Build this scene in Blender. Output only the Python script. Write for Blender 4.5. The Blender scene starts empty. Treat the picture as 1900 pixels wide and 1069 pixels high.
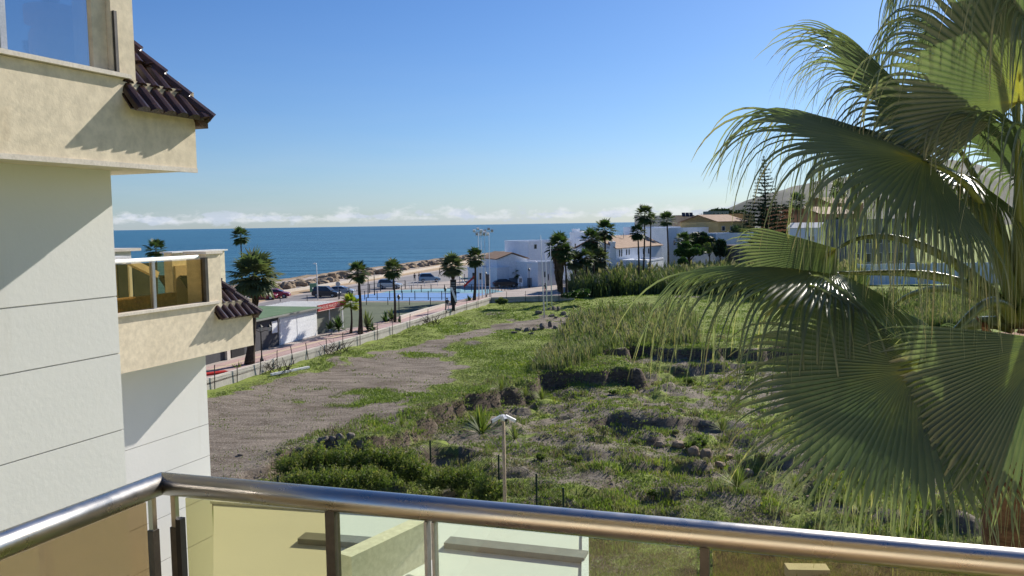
SKY_STR=0.075; SKY_SAT=1.1; SKY_TINT=(.56,.72,.98); EXPO=0.58; SEA1=(.015,.105,.18); SEA2=(.03,.145,.22); SEA_BUMP=1.6
import bpy, math, random
import numpy as np
from mathutils import Vector, Matrix
random.seed(7)
rng = np.random.default_rng(11)
scene = bpy.context.scene
COL = scene.collection
D2R = math.radians

# ------------------------------------------------------------------ camera
CZ = 12.0                      # eye height above the field
FPX = 1550.0                   # focal length in photo pixels (photo 1900 px wide)
PITCH = math.atan(119.0/FPX)
ROLL = 0.0157
Fw = Vector((0, math.cos(PITCH), -math.sin(PITCH)))
R0 = Vector((1, 0, 0)); U0 = Vector((0, math.sin(PITCH), math.cos(PITCH)))
Rt = R0*math.cos(ROLL) - U0*math.sin(ROLL)
Up = U0*math.cos(ROLL) + R0*math.sin(ROLL)
CAM = Vector((0, 0, CZ))
cam = bpy.data.cameras.new('camera'); co = bpy.data.objects.new('camera', cam); COL.objects.link(co)
m = Matrix((Rt, Up, -Fw)).transposed().to_4x4(); m.translation = CAM
co.matrix_world = m
cam.sensor_width = 36; cam.lens = FPX/1900*36; cam.clip_start = 0.05; cam.clip_end = 60000
scene.camera = co

def ray(px, py): return Fw + Rt*((px-950)/FPX) + Up*((534.5-py)/FPX)
def P(px, py, Y):
    r = ray(px, py); return CAM + r*(Y/r.y)
def G(px, py, z=0.0):
    r = ray(px, py); return CAM + r*((z-CZ)/r.z)

# building frame: u along the facade, n out of it
A = math.atan(600.0/FPX)
Uv = Vector((math.sin(A), math.cos(A), 0)); Nv = Vector((math.cos(A), -math.sin(A), 0))
def B(u, n, z): return Uv*u + Nv*n + Vector((0, 0, CZ+z))
def onN(px, py, n):
    r = ray(px, py); k = n/r.dot(Nv); p = r*k
    return p.dot(Uv), p.z
def onU(px, py, u):
    r = ray(px, py); k = u/r.dot(Uv); p = r*k
    return p.dot(Nv), p.z

# ------------------------------------------------------------------ mesh builder
class MB:
    def __init__(s): s.v = []; s.f = []; s.m = []; s.t = []
    def add(s, vs, fs, mi=0, t=0.5):
        o = len(s.v); s.v.extend(tuple(v) for v in vs); s.f.extend(tuple(i+o for i in f) for f in fs)
        s.m.extend([mi]*len(fs)); s.t.extend([t]*len(vs)); return s
    def hexa(s, c, mi=0, t=0.5):       # 8 corners: bottom 0-3 ccw, top 4-7
        return s.add(c, [(3,2,1,0),(4,5,6,7),(0,1,5,4),(1,2,6,5),(2,3,7,6),(3,0,4,7)], mi, t)
    def box(s, x0, x1, y0, y1, z0, z1, mi=0, t=0.5):
        return s.hexa([(x0,y0,z0),(x1,y0,z0),(x1,y1,z0),(x0,y1,z0),(x0,y0,z1),(x1,y0,z1),(x1,y1,z1),(x0,y1,z1)], mi, t)
    def bb(s, u0, u1, n0, n1, z0, z1, mi=0, t=0.5):
        return s.hexa([B(u0,n1,z0),B(u0,n0,z0),B(u1,n0,z0),B(u1,n1,z0),B(u0,n1,z1),B(u0,n0,z1),B(u1,n0,z1),B(u1,n1,z1)][:], mi, t)
    def obox(s, o, ax, ay, az, mi=0, t=0.5):   # corner + three edge vectors
        o = Vector(o); ax = Vector(ax); ay = Vector(ay); az = Vector(az)
        c = [o, o+ax, o+ax+ay, o+ay]; return s.hexa(c+[p+az for p in c], mi, t)
    def beam(s, a, b, w, h, mi=0, t=0.5):      # box along a->b, width w (horizontal), height h
        a = Vector(a); b = Vector(b); d = (b-a).normalized()
        x = d.cross(Vector((0,0,1)));
        if x.length < 1e-4: x = Vector((1,0,0))
        x.normalize(); z = x.cross(d)
        return s.obox(a - x*w/2 - z*h/2, x*w, b-a, z*h, mi, t)
    def tube(s, pts, rad, n=8, mi=0, t=0.5, caps=True):
        pts = [Vector(p) for p in pts]; k = len(pts)
        if not hasattr(rad, '__len__'): rad = [rad]*k
        vs = []; x = None
        for i, p in enumerate(pts):
            d = (pts[min(i+1,k-1)] - pts[max(i-1,0)]).normalized()
            if x is None:
                x = d.cross(Vector((0,0,1)))
                if x.length < 1e-3: x = Vector((1,0,0))
            x = (x - d*x.dot(d)).normalized(); y = d.cross(x)
            for j in range(n):
                a = 2*math.pi*j/n; vs.append(p + (x*math.cos(a)+y*math.sin(a))*rad[i])
        fs = [(i*n+j, i*n+(j+1)%n, (i+1)*n+(j+1)%n, (i+1)*n+j) for i in range(k-1) for j in range(n)]
        if caps: fs += [tuple(range(n-1,-1,-1)), tuple((k-1)*n+j for j in range(n))]
        return s.add(vs, fs, mi, t)
    def lathe(s, c, prof, n=12, mi=0, t=0.5):  # prof [(r,z)]
        vs = []; c = Vector(c)
        for r, z in prof:
            for j in range(n):
                a = 2*math.pi*j/n; vs.append(c+Vector((r*math.cos(a), r*math.sin(a), z)))
        k = len(prof)
        fs = [(i*n+j, i*n+(j+1)%n, (i+1)*n+(j+1)%n, (i+1)*n+j) for i in range(k-1) for j in range(n)]
        fs += [tuple(range(n-1,-1,-1)), tuple((k-1)*n+j for j in range(n))]
        return s.add(vs, fs, mi, t)
    def prism(s, poly, z0, z1, mi=0, t=0.5):   # xy polygon
        n = len(poly); vs = [(p[0],p[1],z0) for p in poly]+[(p[0],p[1],z1) for p in poly]
        fs = [tuple(range(n-1,-1,-1)), tuple(range(n,2*n))]+[(i,(i+1)%n,n+(i+1)%n,n+i) for i in range(n)]
        return s.add(vs, fs, mi, t)
    def blob(s, c, r, mi=0, t=0.5, jag=.25, sub=1):  # irregular rock
        import bmesh
        bm = bmesh.new(); bmesh.ops.create_icosphere(bm, subdivisions=sub+1, radius=1)
        vs = []; ph = [random.uniform(0,6) for _ in range(6)]
        for v in bm.verts:
            q = v.co; k = 1+jag*(math.sin(q.x*2.3+ph[0])+math.sin(q.y*2.7+ph[1])+math.sin(q.z*3.1+ph[2]))/2+random.uniform(-jag,jag)*.25
            # squarish
            mx = max(abs(q.x),abs(q.y),abs(q.z)); k *= 0.8+.35*(1-mx)*2
            vs.append((c[0]+q.x*r[0]*k, c[1]+q.y*r[1]*k, c[2]+q.z*r[2]*k))
        fs = [tuple(v.index for v in f.verts) for f in bm.faces]; bm.free()
        return s.add(vs, fs, mi, t)
    def build(s, name, mats, parent=None, smooth=False, world=True):
        off = Vector((0,0,0))
        if world:
            q = parent
            while q is not None: off += q.location; q = q.parent
        V = np.array(s.v, dtype=np.float64).reshape(-1,3) - np.array(off)
        me = bpy.data.meshes.new(name); me.from_pydata(V.tolist(), [], s.f)
        if not isinstance(mats, (list, tuple)): mats = [mats]
        for mt in mats: me.materials.append(mt)
        if len(mats) > 1: me.polygons.foreach_set('material_index', s.m)
        at = me.attributes.new('tint', 'FLOAT', 'POINT'); at.data.foreach_set('value', s.t)
        if smooth: me.polygons.foreach_set('use_smooth', [True]*len(s.f))
        me.update()
        o = bpy.data.objects.new(name, me); COL.objects.link(o); o.parent = parent
        return o

def npmesh(name, V, F, mat, tint=None, parent=None, smooth=False, attrs=None, world=True):
    off = Vector((0,0,0)); q = parent
    if world:
        while q is not None: off += q.location; q = q.parent
    V = np.asarray(V, dtype=np.float32).reshape(-1,3) - np.array(off, dtype=np.float32)
    F = np.asarray(F, dtype=np.int32); k = F.shape[1]
    me = bpy.data.meshes.new(name)
    me.vertices.add(len(V)); me.vertices.foreach_set('co', V.ravel())
    me.loops.add(F.size); me.loops.foreach_set('vertex_index', F.ravel())
    me.polygons.add(len(F)); me.polygons.foreach_set('loop_start', np.arange(0, F.size, k, dtype=np.int32))
    me.materials.append(mat)
    me.update(calc_edges=True)
    if smooth: me.polygons.foreach_set('use_smooth', np.ones(len(F), dtype=bool))
    attrs = dict(attrs or {})
    if tint is not None: attrs['tint'] = tint
    for kk, vv in attrs.items():
        at = me.attributes.new(kk, 'FLOAT', 'POINT'); at.data.foreach_set('value', np.asarray(vv, dtype=np.float32))
    me.validate()
    o = bpy.data.objects.new(name, me); COL.objects.link(o); o.parent = parent
    return o

def tag(o, label=None, cat=None, group=None, kind=None):
    if label: o['label'] = label
    if cat: o['category'] = cat
    if group: o['group'] = group
    if kind: o['kind'] = kind
    return o
def thing(name, label, cat, loc=(0,0,0), group=None):
    o = bpy.data.objects.new(name, None); COL.objects.link(o); o.location = loc; o.empty_display_size = .2
    return tag(o, label, cat, group)

# ------------------------------------------------------------------ noise
def vnoise(x, y, seed=0):
    x = np.asarray(x, float); y = np.asarray(y, float)
    xi = np.floor(x).astype(np.int64); yi = np.floor(y).astype(np.int64); fx = x-xi; fy = y-yi
    fx = fx*fx*(3-2*fx); fy = fy*fy*(3-2*fy)
    def h(a, b):
        n = (a*374761393 + b*668265263 + seed*974711) & 0x7fffffff
        n = ((n ^ (n >> 13))*1274126177) & 0x7fffffff
        return ((n ^ (n >> 16)) & 0xffff)/65535.0
    return (h(xi,yi)*(1-fx)+h(xi+1,yi)*fx)*(1-fy)+(h(xi,yi+1)*(1-fx)+h(xi+1,yi+1)*fx)*fy
def fbm(x, y, seed=0, o=3):
    r = 0; a = .5; s = 0
    for i in range(o): r = r+a*vnoise(x*2**i, y*2**i, seed+i); s += a; a *= .5
    return r/s
def sdist(poly, x, y):      # signed distance, positive inside
    x = np.asarray(x, float); y = np.asarray(y, float)
    d = np.full(x.shape, 1e9); ins = np.zeros(x.shape, bool); n = len(poly)
    for i in range(n):
        ax, ay = poly[i][0], poly[i][1]; bx, by = poly[(i+1)%n][0], poly[(i+1)%n][1]
        ex, ey = bx-ax, by-ay; t = np.clip(((x-ax)*ex+(y-ay)*ey)/(ex*ex+ey*ey+1e-9), 0, 1)
        d = np.minimum(d, np.hypot(x-ax-t*ex, y-ay-t*ey))
        c = ((ay > y) != (by > y)) & (x < (bx-ax)*(y-ay)/(by-ay+1e-12)+ax); ins ^= c
    return np.where(ins, d, -d)
def sstep(a, b, x):
    t = np.clip((x-a)/(b-a), 0, 1); return t*t*(3-2*t)

# ------------------------------------------------------------------ materials
def newmat(name):
    mt = bpy.data.materials.new(name); mt.use_nodes = True
    nt = mt.node_tree; nt.nodes.clear(); out = nt.nodes.new('ShaderNodeOutputMaterial')
    return mt, nt, out
def N(nt, t, **kw):
    n = nt.nodes.new(t)
    for k, v in kw.items():
        if k in n.inputs: n.inputs[k].default_value = v
        else: setattr(n, k, v)
    return n
def mixc(nt, fac, a, b):
    n = nt.nodes.new('ShaderNodeMix'); n.data_type = 'RGBA'
    for i, v in ((0, fac), (6, a), (7, b)):
        if hasattr(v, 'is_linked') or isinstance(v, bpy.types.NodeSocket): nt.links.new(v, n.inputs[i])
        else: n.inputs[i].default_value = v if i == 0 else (*v[:3], 1)
    return n.outputs[2]
def noise(nt, scale, detail=4, rough=.6, dist=0, vec=None, stretch=None, obj=True):
    tc = N(nt, 'ShaderNodeNewGeometry'); v = tc.outputs['Position'] if vec is None else vec
    if stretch:
        mp = N(nt, 'ShaderNodeMapping'); mp.inputs['Scale'].default_value = stretch; nt.links.new(v, mp.inputs['Vector']); v = mp.outputs[0]
    n = N(nt, 'ShaderNodeTexNoise', Scale=scale, Detail=detail, Roughness=rough, Distortion=dist)
    nt.links.new(v, n.inputs['Vector']); return n.outputs['Fac']
def ramp(nt, sock, stops):
    r = nt.nodes.new('ShaderNodeValToRGB'); nt.links.new(sock, r.inputs[0]); e = r.color_ramp.elements
    while len(e) > 1: e.remove(e[-1])
    e[0].position = stops[0][0]; c = stops[0][1]; e[0].color = (*c, 1) if len(c) == 3 else c
    for p, c in stops[1:]:
        x = e.new(p); x.color = (*c, 1)
    return r.outputs[0]
def g3(v): return (v, v, v)
def rough_mat(name, c1, c2, scale=2.0, rough=.85, bump=0.0, bscale=40, spec=.3, metal=0, stain=None, fine=True):
    mt, nt, out = newmat(name); b = N(nt, 'ShaderNodeBsdfPrincipled', Roughness=rough, Metallic=metal)
    b.inputs['Specular IOR Level'].default_value = spec
    f = ramp(nt, noise(nt, scale, 5, .65), [(.3, g3(0)), (.7, g3(1))])
    c = mixc(nt, f, c1, c2)
    if fine:
        f2 = ramp(nt, noise(nt, scale*12, 3, .6), [(.35, g3(.88)), (.65, g3(1.08))])
        mu = nt.nodes.new('ShaderNodeMix'); mu.data_type = 'RGBA'; mu.blend_type = 'MULTIPLY'; mu.inputs[0].default_value = 1
        nt.links.new(c, mu.inputs[6]); nt.links.new(f2, mu.inputs[7]); c = mu.outputs[2]
    if stain:      # (colour, stretch, threshold, amount): streaks of dirt with their own shape
        sf = ramp(nt, noise(nt, 1.0, 5, .7, 0, None, stain[1]), [(stain[2], g3(0)), (stain[2]+.18, g3(stain[3]))])
        c = mixc(nt, sf, c, stain[0])
    nt.links.new(c, b.inputs['Base Color'])
    if bump:
        bp = N(nt, 'ShaderNodeBump', Strength=1.0, Distance=bump); nt.links.new(noise(nt, bscale, 4, .6), bp.inputs['Height']); nt.links.new(bp.outputs[0], b.inputs['Normal'])
    nt.links.new(b.outputs[0], out.inputs[0]); return mt
def leaf_mat(name, cols, trans=.35, rough=.5, spec=.4, attr='tint', tcol=1.5, nscale=3.0):
    """cols: ramp over the tint attribute"""
    mt, nt, out = newmat(name); at = N(nt, 'ShaderNodeAttribute'); at.attribute_name = attr
    ns = noise(nt, nscale, 3, .6)
    ad = N(nt, 'ShaderNodeMath', operation='MULTIPLY_ADD'); nt.links.new(ns, ad.inputs[0]); ad.inputs[1].default_value = .3; ad.inputs[2].default_value = -.15
    a2 = N(nt, 'ShaderNodeMath', operation='ADD'); nt.links.new(ad.outputs[0], a2.inputs[0]); nt.links.new(at.outputs['Fac'], a2.inputs[1])
    c = ramp(nt, a2.outputs[0], cols)
    b = N(nt, 'ShaderNodeBsdfPrincipled', Roughness=rough); b.inputs['Specular IOR Level'].default_value = spec; nt.links.new(c, b.inputs['Base Color'])
    t = N(nt, 'ShaderNodeBsdfTranslucent')
    mu = nt.nodes.new('ShaderNodeMix'); mu.data_type = 'RGBA'; mu.blend_type = 'MULTIPLY'; mu.inputs[0].default_value = 1
    nt.links.new(c, mu.inputs[6]); mu.inputs[7].default_value = (tcol*.95, tcol*1.1, tcol*.5, 1); nt.links.new(mu.outputs[2], t.inputs[0])
    mx = N(nt, 'ShaderNodeMixShader'); mx.inputs[0].default_value = trans
    nt.links.new(b.outputs[0], mx.inputs[1]); nt.links.new(t.outputs[0], mx.inputs[2]); nt.links.new(mx.outputs[0], out.inputs[0]); return mt
def glass_mat(name, tint, refl=.12, rough=0.02, rtint=(1,1,1)):
    mt, nt, out = newmat(name)
    t = N(nt, 'ShaderNodeBsdfTransparent'); t.inputs[0].default_value = (*tint, 1)
    g = N(nt, 'ShaderNodeBsdfGlossy', Roughness=rough); g.inputs[0].default_value = (*rtint, 1)
    lw = N(nt, 'ShaderNodeLayerWeight', Blend=.5); pw = N(nt, 'ShaderNodeMath', operation='POWER'); nt.links.new(lw.outputs['Facing'], pw.inputs[0]); pw.inputs[1].default_value = 4.5
    ad = N(nt, 'ShaderNodeMath', operation='MULTIPLY_ADD', use_clamp=True); nt.links.new(pw.outputs[0], ad.inputs[0]); ad.inputs[1].default_value = 1-refl; ad.inputs[2].default_value = refl
    mx = N(nt, 'ShaderNodeMixShader'); nt.links.new(ad.outputs[0], mx.inputs[0]); nt.links.new(t.outputs[0], mx.inputs[1]); nt.links.new(g.outputs[0], mx.inputs[2])
    nt.links.new(mx.outputs[0], out.inputs[0]); return mt

M = {}
M['white_render'] = rough_mat('white_render', (.675,.67,.645), (.715,.71,.685), .5, .9, .0018, 16, .2, stain=((.54,.51,.45),(2.6,2.6,.22),.60,.30), fine=False)
M['cream_render'] = rough_mat('cream_render', (.66,.57,.425), (.72,.63,.48), .8, .9, .0018, 35, .2, stain=((.50,.38,.23),(2.0,2.0,.8),.60,.45))
M['cream_plain'] = rough_mat('cream_plain', (.72,.64,.47), (.79,.71,.54), 1.0, .9, 0, 1, .2)
M['joint'] = rough_mat('joint', (.46,.445,.41), (.52,.50,.46), 3, .95)
M['tile'] = rough_mat('roof_tile', (.018,.010,.007), (.062,.031,.020), 5, .20, .002, 30, .5)
M['tile_far'] = rough_mat('roof_tile_far', (.22,.13,.08), (.36,.23,.15), 1.2, .85, .02, 4)
M['sill'] = rough_mat('sill_stone', (.58,.52,.44), (.68,.62,.54), 3, .7)
M['steel'] = None
M['alu'] = rough_mat('grey_aluminium', (.30,.31,.33), (.38,.39,.41), 6, .4, 0, 1, .5, .6)
M['dark_metal'] = rough_mat('dark_metal', (.05,.045,.04), (.09,.08,.07), 9, .45, 0, 1, .5, .4)
M['black'] = rough_mat('black_paint', (.012,.012,.014), (.022,.022,.024), 3, .5)
M['white_paint'] = rough_mat('white_paint', (.68,.68,.67), (.78,.78,.77), 2, .6)
M['white_house'] = rough_mat('white_house_paint', (.70,.74,.80), (.80,.82,.86), .5, .9, stain=((.50,.54,.60),(.4,.4,.15),.6,.5))
M['beige_house'] = rough_mat('beige_house', (.50,.45,.35), (.60,.54,.43), .4, .9)
M['yellow_house'] = rough_mat('yellow_house', (.48,.34,.14), (.58,.42,.20), .4, .9)
M['orange_house'] = rough_mat('orange_house', (.42,.21,.12), (.50,.28,.17), .4, .9)
M['grey_house'] = rough_mat('grey_house', (.16,.17,.18), (.24,.24,.25), .4, .9)
M['window_dark'] = rough_mat('window_dark', (.02,.025,.035), (.04,.045,.06), 2, .15, 0, 1, .6, fine=False)
M['grey_wall'] = rough_mat('charcoal_wall', (.055,.055,.062), (.075,.075,.082), 1, .8)
M['shutter'] = rough_mat('white_shutter', (.74,.75,.76), (.80,.81,.82), .6, .6)
M['green_felt'] = rough_mat('green_roof_felt', (.075,.15,.075), (.13,.20,.11), .8, .95)
M['red_sign'] = rough_mat('red_sign', (.30,.015,.015), (.38,.02,.02), 2, .6)
M['pink_letter'] = rough_mat('sign_letter', (.75,.45,.42), (.8,.5,.47), 2, .6)
M['red'] = rough_mat('red_plastic', (.45,.02,.015), (.55,.035,.02), 2, .4)
M['concrete'] = rough_mat('concrete', (.36,.34,.31), (.50,.47,.43), .8, .9, .004, 20, .2, stain=((.2,.18,.16),(1,1,.6),.6,.5))
M['block_wall'] = rough_mat('block_wall', (.40,.375,.33), (.54,.50,.44), 1.2, .95, .01, 10, .2, stain=((.12,.11,.09),(1.2,1.2,.5),.56,.6))
M['rock'] = rough_mat('rock', (.16,.12,.085), (.42,.32,.22), .7, .95, .05, 3, .2)
M['rubble'] = rough_mat('rubble', (.10,.085,.07), (.26,.22,.18), 1.5, .95, .03, 6, .2)
M['stone_wall'] = rough_mat('stone_wall', (.10,.085,.075), (.24,.21,.18), 1.3, .95, .05, 3, .2)
M['wood'] = rough_mat('wood_pole', (.38,.28,.18), (.55,.42,.28), 6, .8)
M['trunk'] = rough_mat('palm_trunk', (.035,.028,.022), (.085,.065,.048), 3, .95, .02, 12, .2)
M['skirt'] = rough_mat('dead_fronds', (.045,.033,.024), (.13,.095,.065), 2, .95, .05, 8, .2)
M['bark'] = rough_mat('bark', (.05,.04,.03), (.10,.08,.06), 3, .95, .02, 10, .2)
M['carblack'] = rough_mat('car_dark_paint', (.018,.022,.035), (.022,.026,.04), 1, .22, 0, 1, .6, .3, fine=False)
M['carsilver'] = rough_mat('car_silver_paint', (.42,.46,.50), (.45,.49,.53), 1, .25, 0, 1, .6, .5, fine=False)
M['carblue'] = rough_mat('car_blue_paint', (.16,.28,.42), (.18,.30,.45), 1, .25, 0, 1, .6, .3, fine=False)
M['carred'] = rough_mat('car_red_paint', (.25,.02,.05), (.28,.025,.06), 1, .25, 0, 1, .6, .3, fine=False)
M['tyre'] = rough_mat('tyre', (.015,.015,.015), (.02,.02,.02), 1, .9)
M['green_bin'] = rough_mat('green_container', (.01,.07,.045), (.015,.09,.06), 1, .5)
M['skin'] = rough_mat('skin', (.42,.26,.19), (.46,.29,.21), 5, .6)
M['cloth_dark'] = rough_mat('dark_cloth', (.02,.02,.028), (.035,.035,.045), 8, .95)
M['cloth_light'] = rough_mat('light_cloth', (.40,.38,.36), (.5,.48,.45), 8, .95)
M['hair'] = rough_mat('hair', (.03,.02,.015), (.05,.035,.025), 8, .8)
M['terracotta'] = rough_mat('urn', (.50,.36,.28), (.58,.43,.34), 2, .8)
M['wire'] = rough_mat('green_wire', (.012,.03,.02), (.02,.045,.03), 3, .6)
M['purlin'] = rough_mat('white_slat', (.75,.74,.70), (.82,.81,.77), 2, .7)
# fabric of leaves
M['palm_leaf'] = leaf_mat('palm_leaf', [(0,(.32,.29,.06)),(.12,(.17,.195,.08)),(.35,(.085,.115,.070)),(.60,(.135,.165,.103)),(.85,(.27,.28,.175)),(1,(.46,.38,.21))], .33, .30, .6, nscale=5)
M['petiole'] = leaf_mat('petiole', [(0,(.12,.15,.04)),(1,(.18,.2,.06))], .1, .3, .5)
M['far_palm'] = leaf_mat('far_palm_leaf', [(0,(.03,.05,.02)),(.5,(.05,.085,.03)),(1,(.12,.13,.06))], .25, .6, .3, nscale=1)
M['far_palm_pale'] = leaf_mat('pale_palm_leaf', [(0,(.08,.10,.06)),(.5,(.11,.14,.075)),(1,(.20,.20,.11))], .25, .6, .3, nscale=1)
M['far_palm_lime'] = leaf_mat('lime_palm_leaf', [(0,(.10,.15,.02)),(.5,(.22,.27,.03)),(1,(.38,.36,.05))], .35, .6, .3, nscale=1)
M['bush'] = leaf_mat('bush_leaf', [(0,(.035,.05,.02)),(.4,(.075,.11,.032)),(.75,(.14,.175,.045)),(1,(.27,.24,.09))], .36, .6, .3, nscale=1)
M['darktree'] = leaf_mat('dark_tree_leaf', [(0,(.012,.025,.010)),(.6,(.025,.048,.018)),(1,(.05,.07,.025))], .2, .6, .3, nscale=.5)
M['greentree'] = leaf_mat('green_tree_leaf', [(0,(.02,.045,.012)),(.6,(.04,.085,.02)),(1,(.08,.12,.03))], .25, .6, .3, nscale=.5)
M['reed'] = leaf_mat('reed_leaf', [(0,(.045,.065,.028)),(.5,(.10,.13,.055)),(.8,(.18,.20,.09)),(1,(.34,.28,.21))], .25, .6, .3, nscale=.3)
M['scrub'] = leaf_mat('scrub_leaf', [(0,(.15,.125,.09)),(.3,(.34,.29,.205)),(.45,(.22,.225,.11)),(.6,(.155,.20,.055)),(.75,(.22,.285,.06)),(.92,(.34,.36,.075)),(1,(.48,.40,.12))], .2, .7, .2, nscale=.35)
M['pine'] = leaf_mat('pine_needle', [(0,(.016,.032,.016)),(1,(.035,.06,.03))], .15, .7, .2, nscale=.3)
# ------------------------------------------------------------------ light and sky
S_h = Uv*3.4 + Nv*1.0
SUN_AZ = math.atan2(S_h.x, S_h.y)             # clockwise from +Y
SUN_EL = math.atan2(2.04, S_h.length)
sd = bpy.data.lights.new('sun', 'SUN'); sd.energy = 4.8; sd.angle = D2R(.55); sd.color = (1, .94, .84)
so = bpy.data.objects.new('sun', sd); COL.objects.link(so)
sdir = Vector((math.sin(SUN_AZ)*math.cos(SUN_EL), math.cos(SUN_AZ)*math.cos(SUN_EL), math.sin(SUN_EL)))
so.rotation_euler = (-sdir).to_track_quat('-Z', 'Y').to_euler(); so.location = (30, 20, 60)
w = bpy.data.worlds.new('World'); scene.world = w; w.use_nodes = True
nt = w.node_tree; nt.nodes.clear(); wo = nt.nodes.new('ShaderNodeOutputWorld')
sky = nt.nodes.new('ShaderNodeTexSky'); sky.sky_type = 'NISHITA'; sky.sun_disc = False
sky.sun_elevation = SUN_EL; sky.sun_rotation = SUN_AZ; sky.altitude = 20; sky.air_density = 1.0; sky.dust_density = .35; sky.ozone_density = 3.0
hs = N(nt, 'ShaderNodeHueSaturation'); hs.inputs['Saturation'].default_value = SKY_SAT; nt.links.new(sky.outputs[0], hs.inputs['Color'])
b1 = N(nt, 'ShaderNodeBackground', Strength=SKY_STR); tn_ = nt.nodes.new('ShaderNodeMix'); tn_.data_type = 'RGBA'; tn_.blend_type = 'MULTIPLY'; tn_.inputs[0].default_value = 1; nt.links.new(hs.outputs[0], tn_.inputs[6]); tn_.inputs[7].default_value = (*SKY_TINT, 1); nt.links.new(tn_.outputs[2], b1.inputs[0])
b2 = N(nt, 'ShaderNodeBackground', Strength=.56); b2.inputs[0].default_value = (.70, .79, .93, 1)
tc = N(nt, 'ShaderNodeTexCoord'); sx = N(nt, 'ShaderNodeSeparateXYZ'); nt.links.new(tc.outputs['Generated'], sx.inputs[0])
mp = N(nt, 'ShaderNodeMapping'); mp.inputs['Scale'].default_value = (1, 1, 2.6); nt.links.new(tc.outputs['Generated'], mp.inputs[0])
n1 = N(nt, 'ShaderNodeTexNoise', Scale=26, Detail=6, Roughness=.62); nt.links.new(mp.outputs[0], n1.inputs['Vector'])
mp2 = N(nt, 'ShaderNodeMapping'); mp2.inputs['Scale'].default_value = (1, 1, 9); nt.links.new(tc.outputs['Generated'], mp2.inputs[0])
n2 = N(nt, 'ShaderNodeTexNoise', Scale=5, Detail=5, Roughness=.6); nt.links.new(mp2.outputs[0], n2.inputs['Vector'])
band = ramp(nt, sx.outputs['Z'], [(0.0, g3(.25)), (.005, g3(.40)), (.012, g3(.48)), (.020, g3(.30)), (.030, g3(0))])
# cumulus: threshold the noise, more of it in the band
th = N(nt, 'ShaderNodeMath', operation='ADD'); nt.links.new(n1.outputs['Fac'], th.inputs[0]); nt.links.new(band, th.inputs[1])
cm = ramp(nt, th.outputs[0], [(0.0, g3(0)), (.93, g3(0)), (1.0, g3(.55))])
cm2 = N(nt, 'ShaderNodeMath', operation='MULTIPLY', use_clamp=True); nt.links.new(band, cm2.inputs[0]); nt.links.new(cm, cm2.inputs[1])
hz = ramp(nt, sx.outputs['Z'], [(0.0, g3(.38)), (.03, g3(.20)), (.10, g3(.05)), (.24, g3(0))])
th2 = ramp(nt, n2.outputs['Fac'], [(.35, g3(.7)), (.70, g3(1.5))])
wis = N(nt, 'ShaderNodeMath', operation='MULTIPLY', use_clamp=True); nt.links.new(hz, wis.inputs[0]); nt.links.new(th2, wis.inputs[1])
tot = N(nt, 'ShaderNodeMath', operation='MULTIPLY_ADD', use_clamp=True); nt.links.new(cm2.outputs[0], tot.inputs[0]); tot.inputs[1].default_value = 2.2; nt.links.new(wis.outputs[0], tot.inputs[2])
b3 = N(nt, 'ShaderNodeBackground', Strength=.66); b3.inputs[0].default_value = (.90, .92, .97, 1)
n3 = N(nt, 'ShaderNodeTexNoise', Scale=38, Detail=7, Roughness=.62); mp3 = N(nt, 'ShaderNodeMapping'); mp3.inputs['Scale'].default_value = (1, 1, 2.0); nt.links.new(tc.outputs['Generated'], mp3.inputs[0]); nt.links.new(mp3.outputs[0], n3.inputs['Vector'])
pb = ramp(nt, sx.outputs['Z'], [(0.002, g3(0)), (.008, g3(.26)), (.016, g3(.18)), (.030, g3(0))])
pa = N(nt, 'ShaderNodeMath', operation='ADD'); nt.links.new(n3.outputs['Fac'], pa.inputs[0]); nt.links.new(pb, pa.inputs[1])
pm0 = ramp(nt, pa.outputs[0], [(.68, g3(0)), (.84, g3(.5))]); pg = ramp(nt, sx.outputs['Z'], [(0.002, g3(0)), (.006, g3(1)), (.026, g3(1)), (.034, g3(0))]); pmm = N(nt, 'ShaderNodeMath', operation='MULTIPLY', use_clamp=True); nt.links.new(pm0, pmm.inputs[0]); nt.links.new(pg, pmm.inputs[1]); pm_ = pmm.outputs[0]
mx = N(nt, 'ShaderNodeMixShader'); nt.links.new(tot.outputs[0], mx.inputs[0]); nt.links.new(b1.outputs[0], mx.inputs[1]); nt.links.new(b2.outputs[0], mx.inputs[2])
mx2 = N(nt, 'ShaderNodeMixShader'); nt.links.new(pm_, mx2.inputs[0]); nt.links.new(mx.outputs[0], mx2.inputs[1]); nt.links.new(b3.outputs[0], mx2.inputs[2]); nt.links.new(mx2.outputs[0], wo.inputs[0])
scene.view_settings.view_transform = 'Standard'; scene.view_settings.look = 'None'; scene.view_settings.exposure = EXPO; scene.view_settings.gamma = 1
scene.render.engine = 'CYCLES'

# ------------------------------------------------------------------ terrain
PZ = .95       # promenade level
def gp(pts, z=0.0): return [tuple(G(x, y, z)[:2]) for x, y in pts]
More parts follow.
